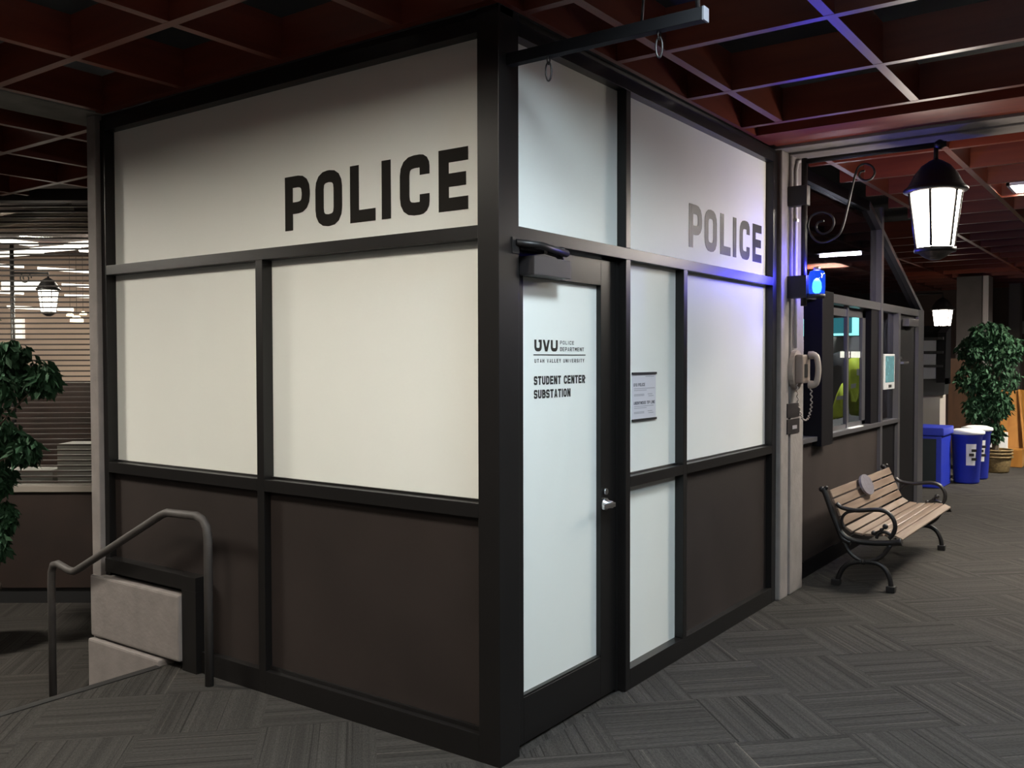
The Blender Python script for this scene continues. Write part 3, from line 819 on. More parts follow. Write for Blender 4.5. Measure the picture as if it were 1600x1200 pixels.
obj('door_closer', box(-0.015, 0.05, yb_(1412), yb_(1427), on_x(1415, 510, BX).z, on_x(1415, 498, BX).z, bev=0.004), ALU, bd)
obj('door_lock', box(-0.015, 0.01, yb_(1404), yb_(1408), on_x(1406, 561, BX).z, on_x(1406, 557, BX).z), STEEL, bd)
obj('door_handle', box(-0.015, 0.05, yb_(1404), yb_(1412), on_x(1406, 569, BX).z, on_x(1406, 565, BX).z, bev=0.004), STEEL, bd)
# upper glazing with its sloping end
yk = yb_(1372, 350); zk = on_x(1372, 345, BX).z
slope_top = [(0, 3.0), (yk - (3.0 - zk) * (Y_end1 - yk) / (zk - ZH), 3.0), (Y_m1 + 0.035, zk)]
def yz_poly(bm, poly, x, th): return prism(bm, [(x, a, b) for a, b in poly], (th, 0, 0))
obj('upper_pane', yz_poly(bmesh.new(), [(0.0, ZH), (Y_m1, ZH), (Y_m1, zk)] + [slope_top[1], (0.0, 3.0)], -0.036, 0.006), GLD, bo)
obj('upper_pane', yz_poly(bmesh.new(), [(Y_m1 + 0.07, ZH), (Y_end1, ZH), (Y_m1 + 0.07, zk - 0.03)], -0.036, 0.006), GLD, bo)
def slant(name, a, b, th, m, x0=-0.08, x1=0.015):
    d = Vector((b[0] - a[0], b[1] - a[1])).normalized(); n = Vector((-d.y, d.x)) * th
    return obj(name, yz_poly(bmesh.new(), [a, b, (b[0] + n.x, b[1] + n.y), (a[0] + n.x, a[1] + n.y)], x0, x1 - x0), m, bo)
slant('sloping_rail', slope_top[1], (Y_end1, ZH), -0.045, ALU)
obj('top_rail', box(-0.08, 0.01, 0, slope_top[1][0], 2.92, 3.0), DARKF, bo)
# sloping dark roof glazing running back from the slope
bm = bmesh.new()
a, b = slope_top[1], (Y_end1, ZH)
prism(bm, [(-0.08, a[0], a[1]), (-0.08, b[0], b[1]), (-2.2, b[0], b[1]), (-2.2, a[0], a[1])], (0, 0.02, 0.03))
obj('sloping_roof', bm, DARKF, bo)
INW = mat('grey_plaster', (0.34, 0.34, 0.35), 0.8)
YE = 3.58 + Y_end1 - 0.04                              # face of the booth's end wall
obj('inner_wall', box(-2.25, -2.2, 0.0, Y_end1, 0, 3.0), INW, bo)
obj('inner_wall', box(-2.2, -0.06, Y_end1 - 0.04, Y_end1, 0, ZH - 0.08), INW, bo)
obj('counter', box(-0.75, -0.12, 0.02, Y_slide, 0.95, 0.99), DARKF, bo)
# tube lamp inside
TY = 6.1
q0, q1 = on_y(1281, 400.5, TY), on_y(1345, 400.5, TY)
tl = empty('tube_light', ((q0.x + q1.x) / 2, TY, q0.z)); tag(tl, 'thin fluorescent tube light inside the service booth', 'ceiling light')
hlf = (q1.x - q0.x) / 2
obj('tube', tube(bmesh.new(), [(-hlf, 0, 0), (hlf, 0, 0)], 0.011, 8), mat('tube_glow', (0.9, 0.9, 0.9), 0.5, emit=(0.95, 0.97, 1.0), estr=600), tl)
obj('shield_batten', box(-hlf - 0.03, hlf + 0.03, -0.08, 0.08, 0.018, 0.05), DARKF, tl)  # widened to block the tube's upward light from the beams above
for sx_ in (-hlf * 0.7, hlf * 0.7):
    obj('hanger', tube(bmesh.new(), [(sx_, 0, 0.05), (sx_, 0, ZH + (Y_end1 - (TY - 3.58)) * (3.0 - ZH) / (Y_end1 - slope_top[1][0]) - 0.03 - q0.z)], 0.004, 5), DARKF, tl)
# teal edged screen
SY = 7.0
a, b = on_y(1252, 527, SY), on_y(1344, 497, SY)
sc = empty('wall_screen', (a.x, SY, a.z)); tag(sc, 'teal glowing display screen inside the service booth', 'screen')
W_, H_ = b.x - a.x, on_y(1252, 497, SY).z - a.z
obj('casing', box(0, W_, 0, 0.05, 0, H_, bev=0.006), BLACK, sc)
obj('wall_arm', box(W_ * 0.4, W_ * 0.6, 0.05, YE - SY, H_ * 0.2, H_ * 0.5), DARKF, sc)
TEAL = mat('teal_glow', (0.05, 0.3, 0.3), 0.4, emit=(0.35, 0.95, 0.95), estr=1.5)
pic = obj('picture', box(0.01, W_ - 0.01, -0.004, 0.0, 0.01, H_ - 0.01), mat('dark_screen', (0.01, 0.05, 0.06), 0.3, emit=(0.02, 0.14, 0.17), estr=1.0), sc)
bm = bmesh.new()
for r_ in ((0.01, W_ - 0.01, 0.01, 0.035), (0.01, W_ * 0.5, H_ - 0.035, H_ - 0.01), (0.01, 0.06, 0.01, H_ - 0.01), (W_ - 0.08, W_ - 0.01, 0.01, H_ - 0.01)):
    bx(bm, r_[0], r_[1], -0.007, -0.004, r_[2], r_[3])
obj('border', bm, TEAL, pic)
bm = bmesh.new()
for v, u0, u1 in ((0.55, 0.13, 0.27), (0.30, 0.19, 0.27)):
    bx(bm, W_ * u0, W_ * u1, -0.007, -0.004, H_ * v, H_ * (v + 0.12))
obj('caption', bm, mat('white_glow', (0.8, 0.8, 0.8), 0.5, emit=(0.8, 1, 1), estr=1.2), pic)
PY_ = YE - 0.034
a, b = on_y(1250, 549, PY_), on_y(1275, 531, PY_)
pc = empty('lit_picture', (a.x, PY_, a.z)); tag(pc, 'small pinkish lit picture below the teal screen inside the booth', 'picture')
obj('panel', box(0, b.x - a.x, 0, 0.03, 0, b.z - a.z), mat('pink_picture', (0.6, 0.5, 0.55), 0.5, emit=(0.9, 0.72, 0.8), estr=0.6), pc)
bm = bmesh.new()
hh, ww = b.z - a.z, b.x - a.x
for i in range(4):
    bx(bm, ww * (0.05 + 0.4 * random.random()), ww * (0.6 + 0.35 * random.random()), -0.003, 0.0, hh * (0.15 + 0.2 * i), hh * (0.15 + 0.2 * i) + 0.006)
obj('picture_marks', bm, mat('dark_marks', (0.18, 0.12, 0.15), 0.6), pc)
a, b = on_y(1296, 600, YE), on_y(1323, 517, YE)
iw = obj('inner_door', box(a.x, b.x, YE - 0.035, YE - 0.001, 0, b.z), mat('pale_door', (0.62, 0.62, 0.58), 0.6))
tag(iw, 'pale inner door seen through the sliding window of the booth', 'door')
VEST = mat('hi_vis_yellow', (0.50, 0.62, 0.05), 0.7, noise=0.25, nscale=7)
REFL = mat('reflective_tape', (0.5, 0.5, 0.48), 0.4)
JACK = mat('dark_jacket', (0.035, 0.037, 0.04), 0.8, noise=0.3, nscale=6)
def garment(name, y, outline, m, th, label, cat, tapes=()):
    ps = [on_y(px, py, y) for px, py in outline]
    base = Vector((sum(q.x for q in ps) / len(ps), y, min(q.z for q in ps)))
    t = empty(name, base); tag(t, label, cat)
    n = len(ps)
    c = Vector((base.x, y, sum(q.z for q in ps) / n))
    bm = bmesh.new()
    back = [bm.verts.new(q - base) for q in ps]
    mid = [bm.verts.new(c + (q - c) * 0.93 - base - Vector((0, th * 0.8, 0))) for q in ps]
    inn = [bm.verts.new(c + (q - c) * 0.55 - base - Vector((0, th * (1.0 + 0.15 * math.sin(3.1 * i)), 0))) for i, q in enumerate(ps)]
    for A_, B_ in ((back, mid), (mid, inn)):
        for i in range(n):
            f = bm.faces.new((A_[i], A_[(i + 1) % n], B_[(i + 1) % n], B_[i])); f.smooth = True
    bm.faces.new(inn); bm.faces.new(list(reversed(back)))
    bmesh.ops.recalc_face_normals(bm, faces=bm.faces[:])
    obj('cloth', bm, m, t)
    for pl_ in tapes:
        q = [on_y(px, py, y - th * 1.12) - base for px, py in pl_]
        obj('reflective_band', prism(bmesh.new(), q, (0, -0.008, 0)), REFL, t)
    return t
GY = 6.3
garment('safety_vest', GY, [(1328, 560), (1338, 557), (1346, 559), (1351, 575), (1352, 600), (1351, 636), (1342, 650), (1330, 649), (1327, 610)], VEST, 0.10, 'yellow safety vest hanging at the right half of the sliding window', 'vest', [[(1339, 576), (1347, 578), (1347, 588), (1339, 586)], [(1330, 600), (1338, 599), (1337, 606), (1330, 607)]])
garment('safety_jacket', GY - 0.18, [(1317, 598), (1319, 625), (1319, 652), (1300, 656), (1303, 635), (1309, 615)], VEST, 0.06, 'yellow safety jacket corner low in the left half of the sliding window', 'jacket', [[(1308, 619), (1317.5, 618), (1317.5, 624), (1307, 625)]])
garment('dark_coat', GY, [(1303, 552), (1314, 548), (1326, 552), (1327, 600), (1326, 650), (1308, 655), (1297, 650), (1297, 590), (1303, 580)], JACK, 0.10, 'dark coat hanging in the left half of the sliding window', 'coat')
for i, (l_, r_, lab) in enumerate(((1313, 1327.5, 'white card stuck on the left sliding pane'), (1329.5, 1344, 'white card stuck on the right sliding pane'))):
    x = BX - (0.042 if i == 0 else 0.068)
    a, b = on_x(l_, 559, x), on_x(r_, 549, x)
    o = obj('paper_card', box(-0.002, 0, 0, b.y - a.y, 0, on_x(l_, 549, x).z - a.z), mat('bright_card', (0.85, 0.85, 0.85), 0.6), None, (x, a.y, a.z))
    tag(o, lab, 'card', 'cards on the booth window')
a, b = on_x(1327, 662, BX + 0.01), on_x(1347, 657, BX + 0.01)
o = obj('paper_sheet', box(-0.01, 0.03, 0, b.y - a.y, 0, 0.003), PAPER, None, (BX - 0.005, a.y, 1.0362)); tag(o, 'white paper sheet lying on the booth window sill', 'paper')
# terminal beside the sliding window
a, b = on_x(1378, 609, BX), on_x(1395, 553, BX)
tm = empty('wall_terminal', (BX - 0.03, a.y, a.z)); tag(tm, 'white-framed wall terminal with teal screen beside the booth door', 'terminal')
Wt, Ht = b.y - a.y, on_x(1378, 553, BX).z - a.z
obj('case', box(0.0, 0.05, 0, Wt, 0, Ht, bev=0.006), mat('terminal_white', (0.45, 0.46, 0.47), 0.5), tm)
obj('display', box(0.05, 0.053, 0.04, Wt - 0.04, Ht * 0.2, Ht * 0.94), mat('terminal_screen', (0.05, 0.12, 0.13), 0.25, emit=(0.12, 0.25, 0.27), estr=0.6, noise=0.3, nscale=14), tm)
obj('reader', box(0.05, 0.056, Wt * 0.4, Wt * 0.62, Ht * 0.05, Ht * 0.13), BLACK, tm)
# coat rail that carries the garments inside the booth
cx0, cx1 = on_y(1297, 560, GY).x, on_y(1352, 560, GY).x
zr = on_y(1320, 553, GY).z
cr = empty('coat_rack', (cx0, GY + 0.03, 0)); tag(cr, 'dark free-standing coat rail behind the sliding window', 'coat rack')
for xx in (-0.05, cx1 - cx0 + 0.04):
    obj('upright', tube(bmesh.new(), [(xx, 0, 0.0), (xx, 0, zr)], 0.012, 8), DARKF, cr)
    obj('foot', box(xx - 0.02, xx + 0.02, -0.2, 0.2, 0, 0.03), DARKF, cr)
obj('rail', tube(bmesh.new(), [(-0.05, 0, zr), (cx1 - cx0 + 0.04, 0, zr)], 0.012, 8), DARKF, cr)

# ================================================================== bench
BY0, BY1 = 3.78, 5.50
bn = empty('park_bench', (0.40, BY0, 0)); tag(bn, 'slatted wooden park bench with black iron ends by the service booth', 'bench')
def bq(y, *qs): return [Vector((on_y(1220 + a / 4.2867, 680 + c / 4.2857, 3.78).x - 0.40, y, on_y(1220 + a / 4.2867, 680 + c / 4.2857, 3.78).z)) for a, c in qs]
OAK = wood('oiled_oak', (0.125, 0.085, 0.062), (0.27, 0.205, 0.16), 0.30, (30, 2.0, 30))
for yy in (0.0, BY1 - BY0):
    e = empty('x'); bpy.data.objects.remove(e)
    bm = bmesh.new()
    up = smooth_path(bq(yy, (285, 355), (310, 420), (345, 520), (385, 620), (415, 690), (470, 720)), 4)
    tube(bm, up, [0.021] * len(up), 8)
    seat = smooth_path(bq(yy, (395, 640), (440, 685), (520, 712), (640, 722), (740, 722), (812, 716)), 4)
    tube(bm, seat, [0.020] * (len(seat) - 4) + [0.022, 0.024, 0.027, 0.027], 8)
    for c_, r_ in ((((275, 362)), 0.022), ((305, 352), 0.016)):
        q = bq(yy, c_)[0]; bmesh.ops.create_icosphere(bm, subdivisions=2, radius=r_, matrix=Matrix.Translation(q))
    end = obj('end_frame', bm, IRON, bn)
    bm = bmesh.new()
    tube(bm, smooth_path(bq(yy, (372, 455), (400, 480), (450, 496), (520, 505), (600, 500), (670, 502), (720, 522), (757, 570), (766, 620), (750, 665), (725, 690)), 4), 0.0155, 8)
    tube(bm, smooth_path(bq(yy, (520, 505), (450, 515), (415, 545), (410, 585), (425, 620)), 4), 0.011, 8)
    tube(bm, smooth_path(bq(yy, (745, 672), (715, 655), (685, 648), (655, 660), (640, 690)), 4), 0.012, 8)
    for c_, r_ in (((700, 612), 0.020), ((622, 655), 0.018), ((675, 635), 0.015)):
        q = bq(yy, c_)[0]; bmesh.ops.create_icosphere(bm, subdivisions=2, radius=r_, matrix=Matrix.Translation(q))
    tube(bm, smooth_path(bq(yy, (700, 612), (675, 635), (645, 650), (622, 655)), 3), 0.010, 6)
    obj('armrest', bm, IRON, end)
    bm = bmesh.new()
    tube(bm, smooth_path(bq(yy, (425, 715), (450, 770), (500, 820), (555, 842), (620, 838), (690, 800), (735, 735)), 4), 0.015, 8)
    q = bq(yy, (553, 848))[0]; bmesh.ops.create_icosphere(bm, subdivisions=2, radius=0.022, matrix=Matrix.Translation(q))
    obj('brace', bm, IRON, end)
    q = bq(yy, (740, 1052))[0]
    p_ = smooth_path(bq(yy, (560, 846), (640, 856), (695, 893), (728, 955), (738, 1010), (738, 1042)), 4)
    l1 = obj('leg', tube(bmesh.new(), p_, [0.018] * (len(p_) - 3) + [0.021, 0.026, 0.026], 8), IRON, bn)
    p_ = smooth_path(bq(yy, (545, 846), (465, 856), (415, 893), (385, 955), (373, 1005), (371, 1020)), 4)
    l2 = obj('leg', tube(bmesh.new(), p_, [0.018] * (len(p_) - 3) + [0.021, 0.026, 0.026], 8), IRON, bn)
    for l_, xx in ((l1, bq(0, (738, 1042))[0].x), (l2, bq(0, (371, 1000))[0].x)):
        obj('foot', box(xx - 0.03, xx + 0.03, yy - 0.028, yy + 0.028, 0.001, 0.045, bev=0.006), IRON, l_)
prof = smooth_path([Vector((0.655, 0, 0.372)), Vector((0.60, 0, 0.398)), Vector((0.50, 0, 0.398)), Vector((0.40, 0, 0.388)), Vector((0.32, 0, 0.395)), Vector((0.262, 0, 0.43)), Vector((0.222, 0, 0.52)), Vector((0.187, 0, 0.60)), Vector((0.15, 0, 0.682))], 6)
cum = [0]
for i in range(1, len(prof)): cum.append(cum[-1] + (prof[i] - prof[i - 1]).length)
def at_len(s):
    for i in range(1, len(cum)):
        if cum[i] >= s:
            t = (s - cum[i - 1]) / (cum[i] - cum[i - 1]); return prof[i - 1].lerp(prof[i], t)
    return prof[-1]
NS = 10
pitch = cum[-1] / NS
for i in range(NS):
    a, b = at_len(i * pitch + 0.006), at_len((i + 1) * pitch - 0.006)
    d = (b - a).normalized(); n = Vector((d.z, 0, -d.x)) * 0.018
    if n.z > 0 or (abs(n.z) < 0.006 and n.x > 0): n = -n
    off = Vector((0.40, 0, 0))
    poly = [a - off, b - off, b - off + n, a - off + n]
    c = sum(poly, Vector()) / 4 + Vector((0, (BY1 - BY0) / 2, 0))
    bm = prism(bmesh.new(), [q + Vector((0, 0.012, 0)) - c for q in poly], (0, BY1 - BY0 - 0.024, 0))
    bmesh.ops.bevel(bm, geom=bm.edges[:], offset=0.003, segments=1, affect='EDGES')
    obj('slat', bm, OAK, bn, c)
# oval plaque on the back
pc_ = on_x(1353, 759, 0.205)
t1 = (Vector((0.15, 0, 0.682)) - Vector((0.222, 0, 0.52))).normalized()
nrm = Vector((t1.z, 0, -t1.x))
bm = bmesh.new()
cen = Vector((0.19 - 0.40, pc_.y - BY0, pc_.z)) + nrm * 0.012
ov = [cen + Vector((0, 1, 0)) * 0.145 * math.cos(2 * PI * j / 24) + t1 * 0.083 * math.sin(2 * PI * j / 24) for j in range(24)]
prism(bm, ov, nrm * 0.018)
pq = obj('plaque', bm, mat('slate_plaque', (0.12, 0.11, 0.13), 0.45, noise=0.25, nscale=40), bn); pq['label'] = 'grey oval plaque'

# ================================================================== far end of the corridor
def wbox(name, x0, x1, y0, y1, z0, z1, m, label, cat=None, kind=None, bev=0.004):
    o = obj(name, box(x0 - (x0 + x1) / 2, x1 - (x0 + x1) / 2, y0 - (y0 + y1) / 2, y1 - (y0 + y1) / 2, 0, z1 - z0, bev=bev), m, None, ((x0 + x1) / 2, (y0 + y1) / 2, z0))
    return tag(o, label, cat, None, kind)
BLUE = mat('blue_plastic', (0.018, 0.035, 0.42), 0.4, noise=0.08, nscale=4)
DKB = mat('dark_bin_panel', (0.012, 0.018, 0.022), 0.4)
def ytop(px, py, y): return on_y(px, py, y)
# square bin
q = on_z(1484, 762, 0.0)
y1_ = 9.5
xr = on_y(1471, 700, y1_).x; xl = on_y(1424, 700, y1_).x
hz = on_y(1450, 668, y1_).z
b1 = empty('recycling_bin', ((xr + xl) / 2, y1_ + 0.3, 0)); tag(b1, 'large square blue recycling bin with dark front panel behind the booth corner', 'bin')
hx = (xr - xl) / 2
obj('body', box(-hx, hx, -0.3, 0.3, 0.0, hz - 0.10, bev=0.01), BLUE, b1)
obj('front_panel', box(-hx + 0.02, hx - 0.06, -0.308, -0.30, 0.05, hz - 0.14), DKB, b1)
obj('lid', box(-hx - 0.03, hx + 0.03, -0.33, 0.32, hz - 0.10, hz, bev=0.015), BLUE, b1)
def round_bin(cx, cy, r0, r1, h, label, lidm, paper=True):
    t = empty('recycling_bin', (cx, cy, 0)); tag(t, label, 'bin')
    obj('body', lathe(bmesh.new(), [(r0, 0), (r0 + 0.01, 0.02), (r1, h - 0.06), (r1 + 0.012, h - 0.05), (r1 + 0.012, h - 0.02)], 24), BLUE, t)
    obj('lid', lathe(bmesh.new(), [(r1 + 0.02, h - 0.03), (r1 + 0.03, h - 0.02), (r1 + 0.03, h + 0.01), (r1 - 0.05, h + 0.035), (0.02, h + 0.04)], 24), lidm, t)
    if paper:
        d = (CAM - Vector((cx, cy, 0))); d.z = 0; d.normalize(); d = Matrix.Rotation(0.28, 3, 'Z') @ d
        s = Vector((-d.y, d.x, 0))
        bm = bmesh.new()
        rows = []
        for j in range(5):
            ang = (j - 2) * 0.16
            rr = (r0 + r1) / 2 + 0.012
            dd = d * math.cos(ang) + s * math.sin(ang)
            rows.append((dd * (rr + 0.02), dd * (rr - 0.005)))
        zt_, zb_ = h * 0.78, h * 0.36
        vs = [(bm.verts.new(a + Vector((0, 0, zt_))), bm.verts.new(b + Vector((0, 0, zb_)))) for a, b in rows]
        for j in range(4): bm.faces.new((vs[j][0], vs[j + 1][0], vs[j + 1][1], vs[j][1]))
        pl = obj('paper_label', bm, PAPER, t)
        bm = bmesh.new()
        for j in range(3):
            c0 = d * ((r0 + r1) / 2 + 0.036) + s * (0.03 - 0.03 * (j % 2)) + Vector((0, 0, zb_ + (zt_ - zb_) * (0.3 + 0.2 * j)))
            m_ = Matrix.Translation(c0) @ Matrix((s, Vector((0, 0, 1)), d)).transposed().to_4x4() @ Matrix.Diagonal((0.06, 0.035, 0.004, 1))
            bmesh.ops.create_cube(bm, size=1, matrix=m_)
        obj('label_print', bm, BLACK, pl)
    return t
WL = mat('white_plastic', (0.75, 0.76, 0.78), 0.4)
q = on_z(1506, 756, 0)
round_bin(q.x, q.y + 0.18, 0.145, 0.185, on_y(1508, 674, q.y + 0.2).z, 'round blue recycling bin with white lid and nearer paper label', WL)
q2 = on_z(1524, 750, 0)
round_bin(q2.x - 0.02, q2.y + 0.22, 0.13, 0.165, on_y(1520, 669, q2.y + 0.2).z, 'round blue recycling bin with white lid closest to the basket planter', WL)

LEAF = [mat('ficus_leaf', (0.018, 0.052, 0.024), 0.7, spec=0.2, noise=0.5, nscale=3), mat('ficus_leaf_light', (0.035, 0.09, 0.048), 0.65, spec=0.2, noise=0.4, nscale=5)]
BARK = mat('bark', (0.10, 0.075, 0.055), 0.8, noise=0.3, nscale=20)
def leaves(bm, clusters, n, size, rng, droop=0.5):
    for c, r in clusters:
        for _ in range(n):
            while True:
                d = Vector((rng.uniform(-1, 1), rng.uniform(-1, 1), rng.uniform(-1, 1)))
                if 0.05 < d.length < 1: break
            p = Vector(c) + Vector((d.x * r[0], d.y * r[1], d.z * r[2]))
            a = Vector((rng.uniform(-1, 1), rng.uniform(-1, 1), rng.uniform(-1.2, 0.3) - droop)).normalized()
            s = a.cross(Vector((rng.uniform(-1, 1), rng.uniform(-1, 1), rng.uniform(-1, 1)))).normalized()
            up = a.cross(s)
            L_ = size * rng.uniform(0.7, 1.3); w_ = L_ * 0.22
            v = [bm.verts.new(q) for q in (p, p + a * L_ * 0.45 + s * w_ + up * w_ * 0.25, p + a * L_, p + a * L_ * 0.45 - s * w_ + up * w_ * 0.25)]
            m_ = bm.verts.new(p + a * L_ * 0.5)
            for i in range(4): bm.faces.new((v[i], v[(i + 1) % 4], m_))
    return bm
def ficus(base, label, crown, pot, n, size, seed, trunk_h):
    rng = random.Random(seed)
    t = empty('potted_ficus', base); tag(t, label, 'plant')
    if pot: pot(t)
    bm = bmesh.new()
    for k in range(3):
        a = 2.1 * k
        tube(bm, smooth_path([(0.03 * math.cos(a), 0.03 * math.sin(a), 0.2), (0.05 * math.cos(a + 1.5), 0.05 * math.sin(a + 1.5), trunk_h * 0.45), (0.06 * math.cos(a + 3), 0.06 * math.sin(a + 3), trunk_h * 0.75), (0.12 * math.cos(a + 4), 0.12 * math.sin(a + 4), trunk_h)], 4), [0.02] * 5 + [0.016] * 5 + [0.008] * 3, 6)
    for c, r in crown:
        tube(bm, smooth_path([(0, 0, trunk_h * 0.6), ((c[0]) * 0.4, c[1] * 0.4, (trunk_h * 0.6 + c[2]) / 2), tuple(c)], 3), [0.012] * 4 + [0.006] * 3, 5)
    obj('trunk', bm, BARK, t)
    for i, m_ in enumerate(LEAF):
        f = obj('foliage', leaves(bmesh.new(), crown, n if i == 0 else n // 2, size, rng), m_, t)
        f['kind'] = 'stuff'
    return t
WICK = mat('wicker', (0.16, 0.11, 0.045), 0.7, noise=0.35, nscale=30, bump=0.6, bscale=60)
def basket(t):
    b = obj('basket', lathe(bmesh.new(), [(0.17, 0), (0.18, 0.02), (0.20, 0.16), (0.215, 0.30), (0.20, 0.30), (0.19, 0.24)], 24), WICK, t)
    for z in (0.22, 0.27, 0.315):
        obj('basket_ring', tube(bmesh.new(), [(0.218 * math.cos(2 * PI * j / 24), 0.218 * math.sin(2 * PI * j / 24), z) for j in range(24)], 0.014, 6, closed=True), WICK, b)
    obj('soil', lathe(bmesh.new(), [(0.185, 0.24), (0.185, 0.26), (0.05, 0.27)], 16), BARK, t)
q = on_z(1547, 742, 0); fy = q.y + 0.45
def cz(px, py): v = on_y(px, py, fy); return (v.x - q.x, 0.0, v.z)
ficus((q.x, fy, 0), 'tall leafy ficus in a wicker basket beyond the recycling bins', [(cz(1545, 520), (0.26, 0.26, 0.18)), (cz(1525, 545), (0.26, 0.26, 0.22)), (cz(1568, 545), (0.26, 0.26, 0.24)), (cz(1520, 590), (0.24, 0.25, 0.24)), (cz(1556, 590), (0.32, 0.28, 0.28)), (cz(1530, 635), (0.22, 0.22, 0.24)), (cz(1558, 630), (0.20, 0.2, 0.22)), (cz(1550, 672), (0.15, 0.15, 0.16))], basket, 420, 0.088, 3, 1.6)
# wooden display stand
ORW = wood('orange_wood', (0.26, 0.105, 0.018), (0.38, 0.17, 0.035), 0.4, (8, 8, 2))
dy = fy + 1.0
def dxz(px, py): v = on_y(px, py, dy); return v.x, v.z
x0, z1 = dxz(1552, 612)[0], dxz(1575, 612)[1]
x1 = dxz(1600, 735)[0]
dw = empty('display_stand', ((x0 + x1) / 2, dy, 0)); tag(dw, 'orange wooden literature stand with sloping side beside the ficus', 'stand')
hw_ = (x1 - x0) / 2
obj('side_panel', prism(bmesh.new(), [(hw_ + 0.02, -0.05, 0), (hw_ + 0.02, 0.75, 0), (hw_ - 0.10, 0.75, z1), (hw_ - 0.16, 0.55, z1 + 0.02)], (0.03, 0, 0)), ORW, dw)
obj('back_panel', prism(bmesh.new(), [(-hw_, 0.1, 0), (hw_ + 0.02, 0.1, 0), (hw_ - 0.12, 0.6, z1), (-hw_, 0.6, z1)], (0, 0.04, 0)), ORW, dw)
obj('base_box', box(-hw_, hw_, -0.25, 0.1, 0, dxz(1570, 700)[1], bev=0.006), ORW, dw)
for i, (a_, b_, c_, d_) in enumerate(((1550, 674, 1578, 698), (1553, 630, 1571, 642))):
    xa, za = dxz(a_, d_); xb, zb2 = dxz(c_, b_)
    o = obj('leaflet_stack', box(0, xb - xa, -0.06, 0.0, 0, zb2 - za, bev=0.003), PAPER, None, (xa, dy - (0.19 if i == 0 else -0.22), za))
    tag(o, ('white leaflets standing on the base of the wooden stand', 'white leaflets leaning high on the wooden stand')[i], 'leaflets')
# far column with brown cladding
CY2 = 14.2
xa, xb = on_y(1494, 500, CY2).x, on_y(1534, 500, CY2).x
fc = empty('concrete_column', ((xa + xb) / 2, CY2, 0)); tag(fc, 'far grey concrete column standing behind the ficus', kind='structure')
hx = (xb - xa) / 2
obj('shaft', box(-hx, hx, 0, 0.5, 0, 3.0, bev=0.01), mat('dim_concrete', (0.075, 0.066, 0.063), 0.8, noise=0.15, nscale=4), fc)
obj('side_face', box(hx, hx + 0.09, 0.05, 0.5, 0, 3.0), mat('lit_face_tint', (0.4, 0.37, 0.36), 0.6), fc)  # light on this side of the column put into its paler colour
obj('cladding', box(-hx - 0.10, hx, -0.05, 0.0, 0, on_y(1500, 560, CY2).z), wood('brown_cladding', (0.07, 0.035, 0.02), (0.12, 0.06, 0.032), 0.5, (8, 8, 2)), fc)
# far lantern on its own post
FY = 12.6
v = on_y(1472.5, 517, FY)
fl2 = empty('wall_lantern', (v.x, FY, v.z)); tag(fl2, 'distant lit lantern above the brochure rack', 'lantern')
lantern_body(fl2, 0.0, 0.95, phase=0.3, strength=25)
obj('arm', tube(bmesh.new(), [(0, 0, 0.50), (0, 0, 0.58), (-0.7, 0, 0.58)], 0.016, 8), IRON, fl2)
wc = on_y(1440, 500, FY)
wbox('concrete_column', v.x - 1.15, v.x - 0.7, FY - 0.25, FY + 0.25, 0, 3.0, CONC_D, 'grey concrete column holding the distant lantern behind the booth', kind='structure')
# brochure rack
ky = 11.0
kx0, kx1 = on_y(1425, 560, ky).x, on_y(1462, 560, ky).x
kx2 = on_y(1476, 560, ky).x
rk = empty('brochure_rack', ((kx0 + kx1) / 2, ky, 0)); tag(rk, 'dark rack of white panels above a pale counter behind the blue bins', 'rack')
hx = (kx1 - kx0) / 2
zz = lambda py: on_y(1450, py, ky).z
obj('side_panel', prism(bmesh.new(), [(hx + 0.02, -0.05, zz(600)), (hx + 0.02, 0.35, zz(600)), (hx + 0.02, 0.35, zz(508)), (hx + 0.02, 0.02, zz(520))], (0.11, 0, 0)), DARKF, rk)
for a_, b_ in ((532, 549), (553, 571), (574, 592)):
    obj('white_panel', box(-hx, hx, 0.02, 0.04, zz(b_), zz(a_)), mat('pale_panel', (0.42, 0.43, 0.46), 0.4), rk)
for a_ in (529, 550.5, 572):
    obj('shelf_bar', box(-hx, hx + 0.10, -0.03, 0.06, zz(a_ + 2), zz(a_ - 2)), BLACK, rk)
obj('tray', prism(bmesh.new(), [(-hx, -0.03, zz(593)), (hx + 0.13, -0.03, zz(591)), (hx + 0.13, -0.10, zz(616)), (-hx + 0.12, -0.10, zz(618))], (0, 0.3, 0)), BLACK, rk)
obj('counter_base', box(-hx, hx + 0.06, 0.0, 0.4, 0, zz(616)), mat('pale_counter', (0.36, 0.33, 0.30), 0.6), rk)
obj('rack_back', box(-hx, hx + 0.02, 0.3, 0.36, zz(600), zz(508)), DARKF, rk)
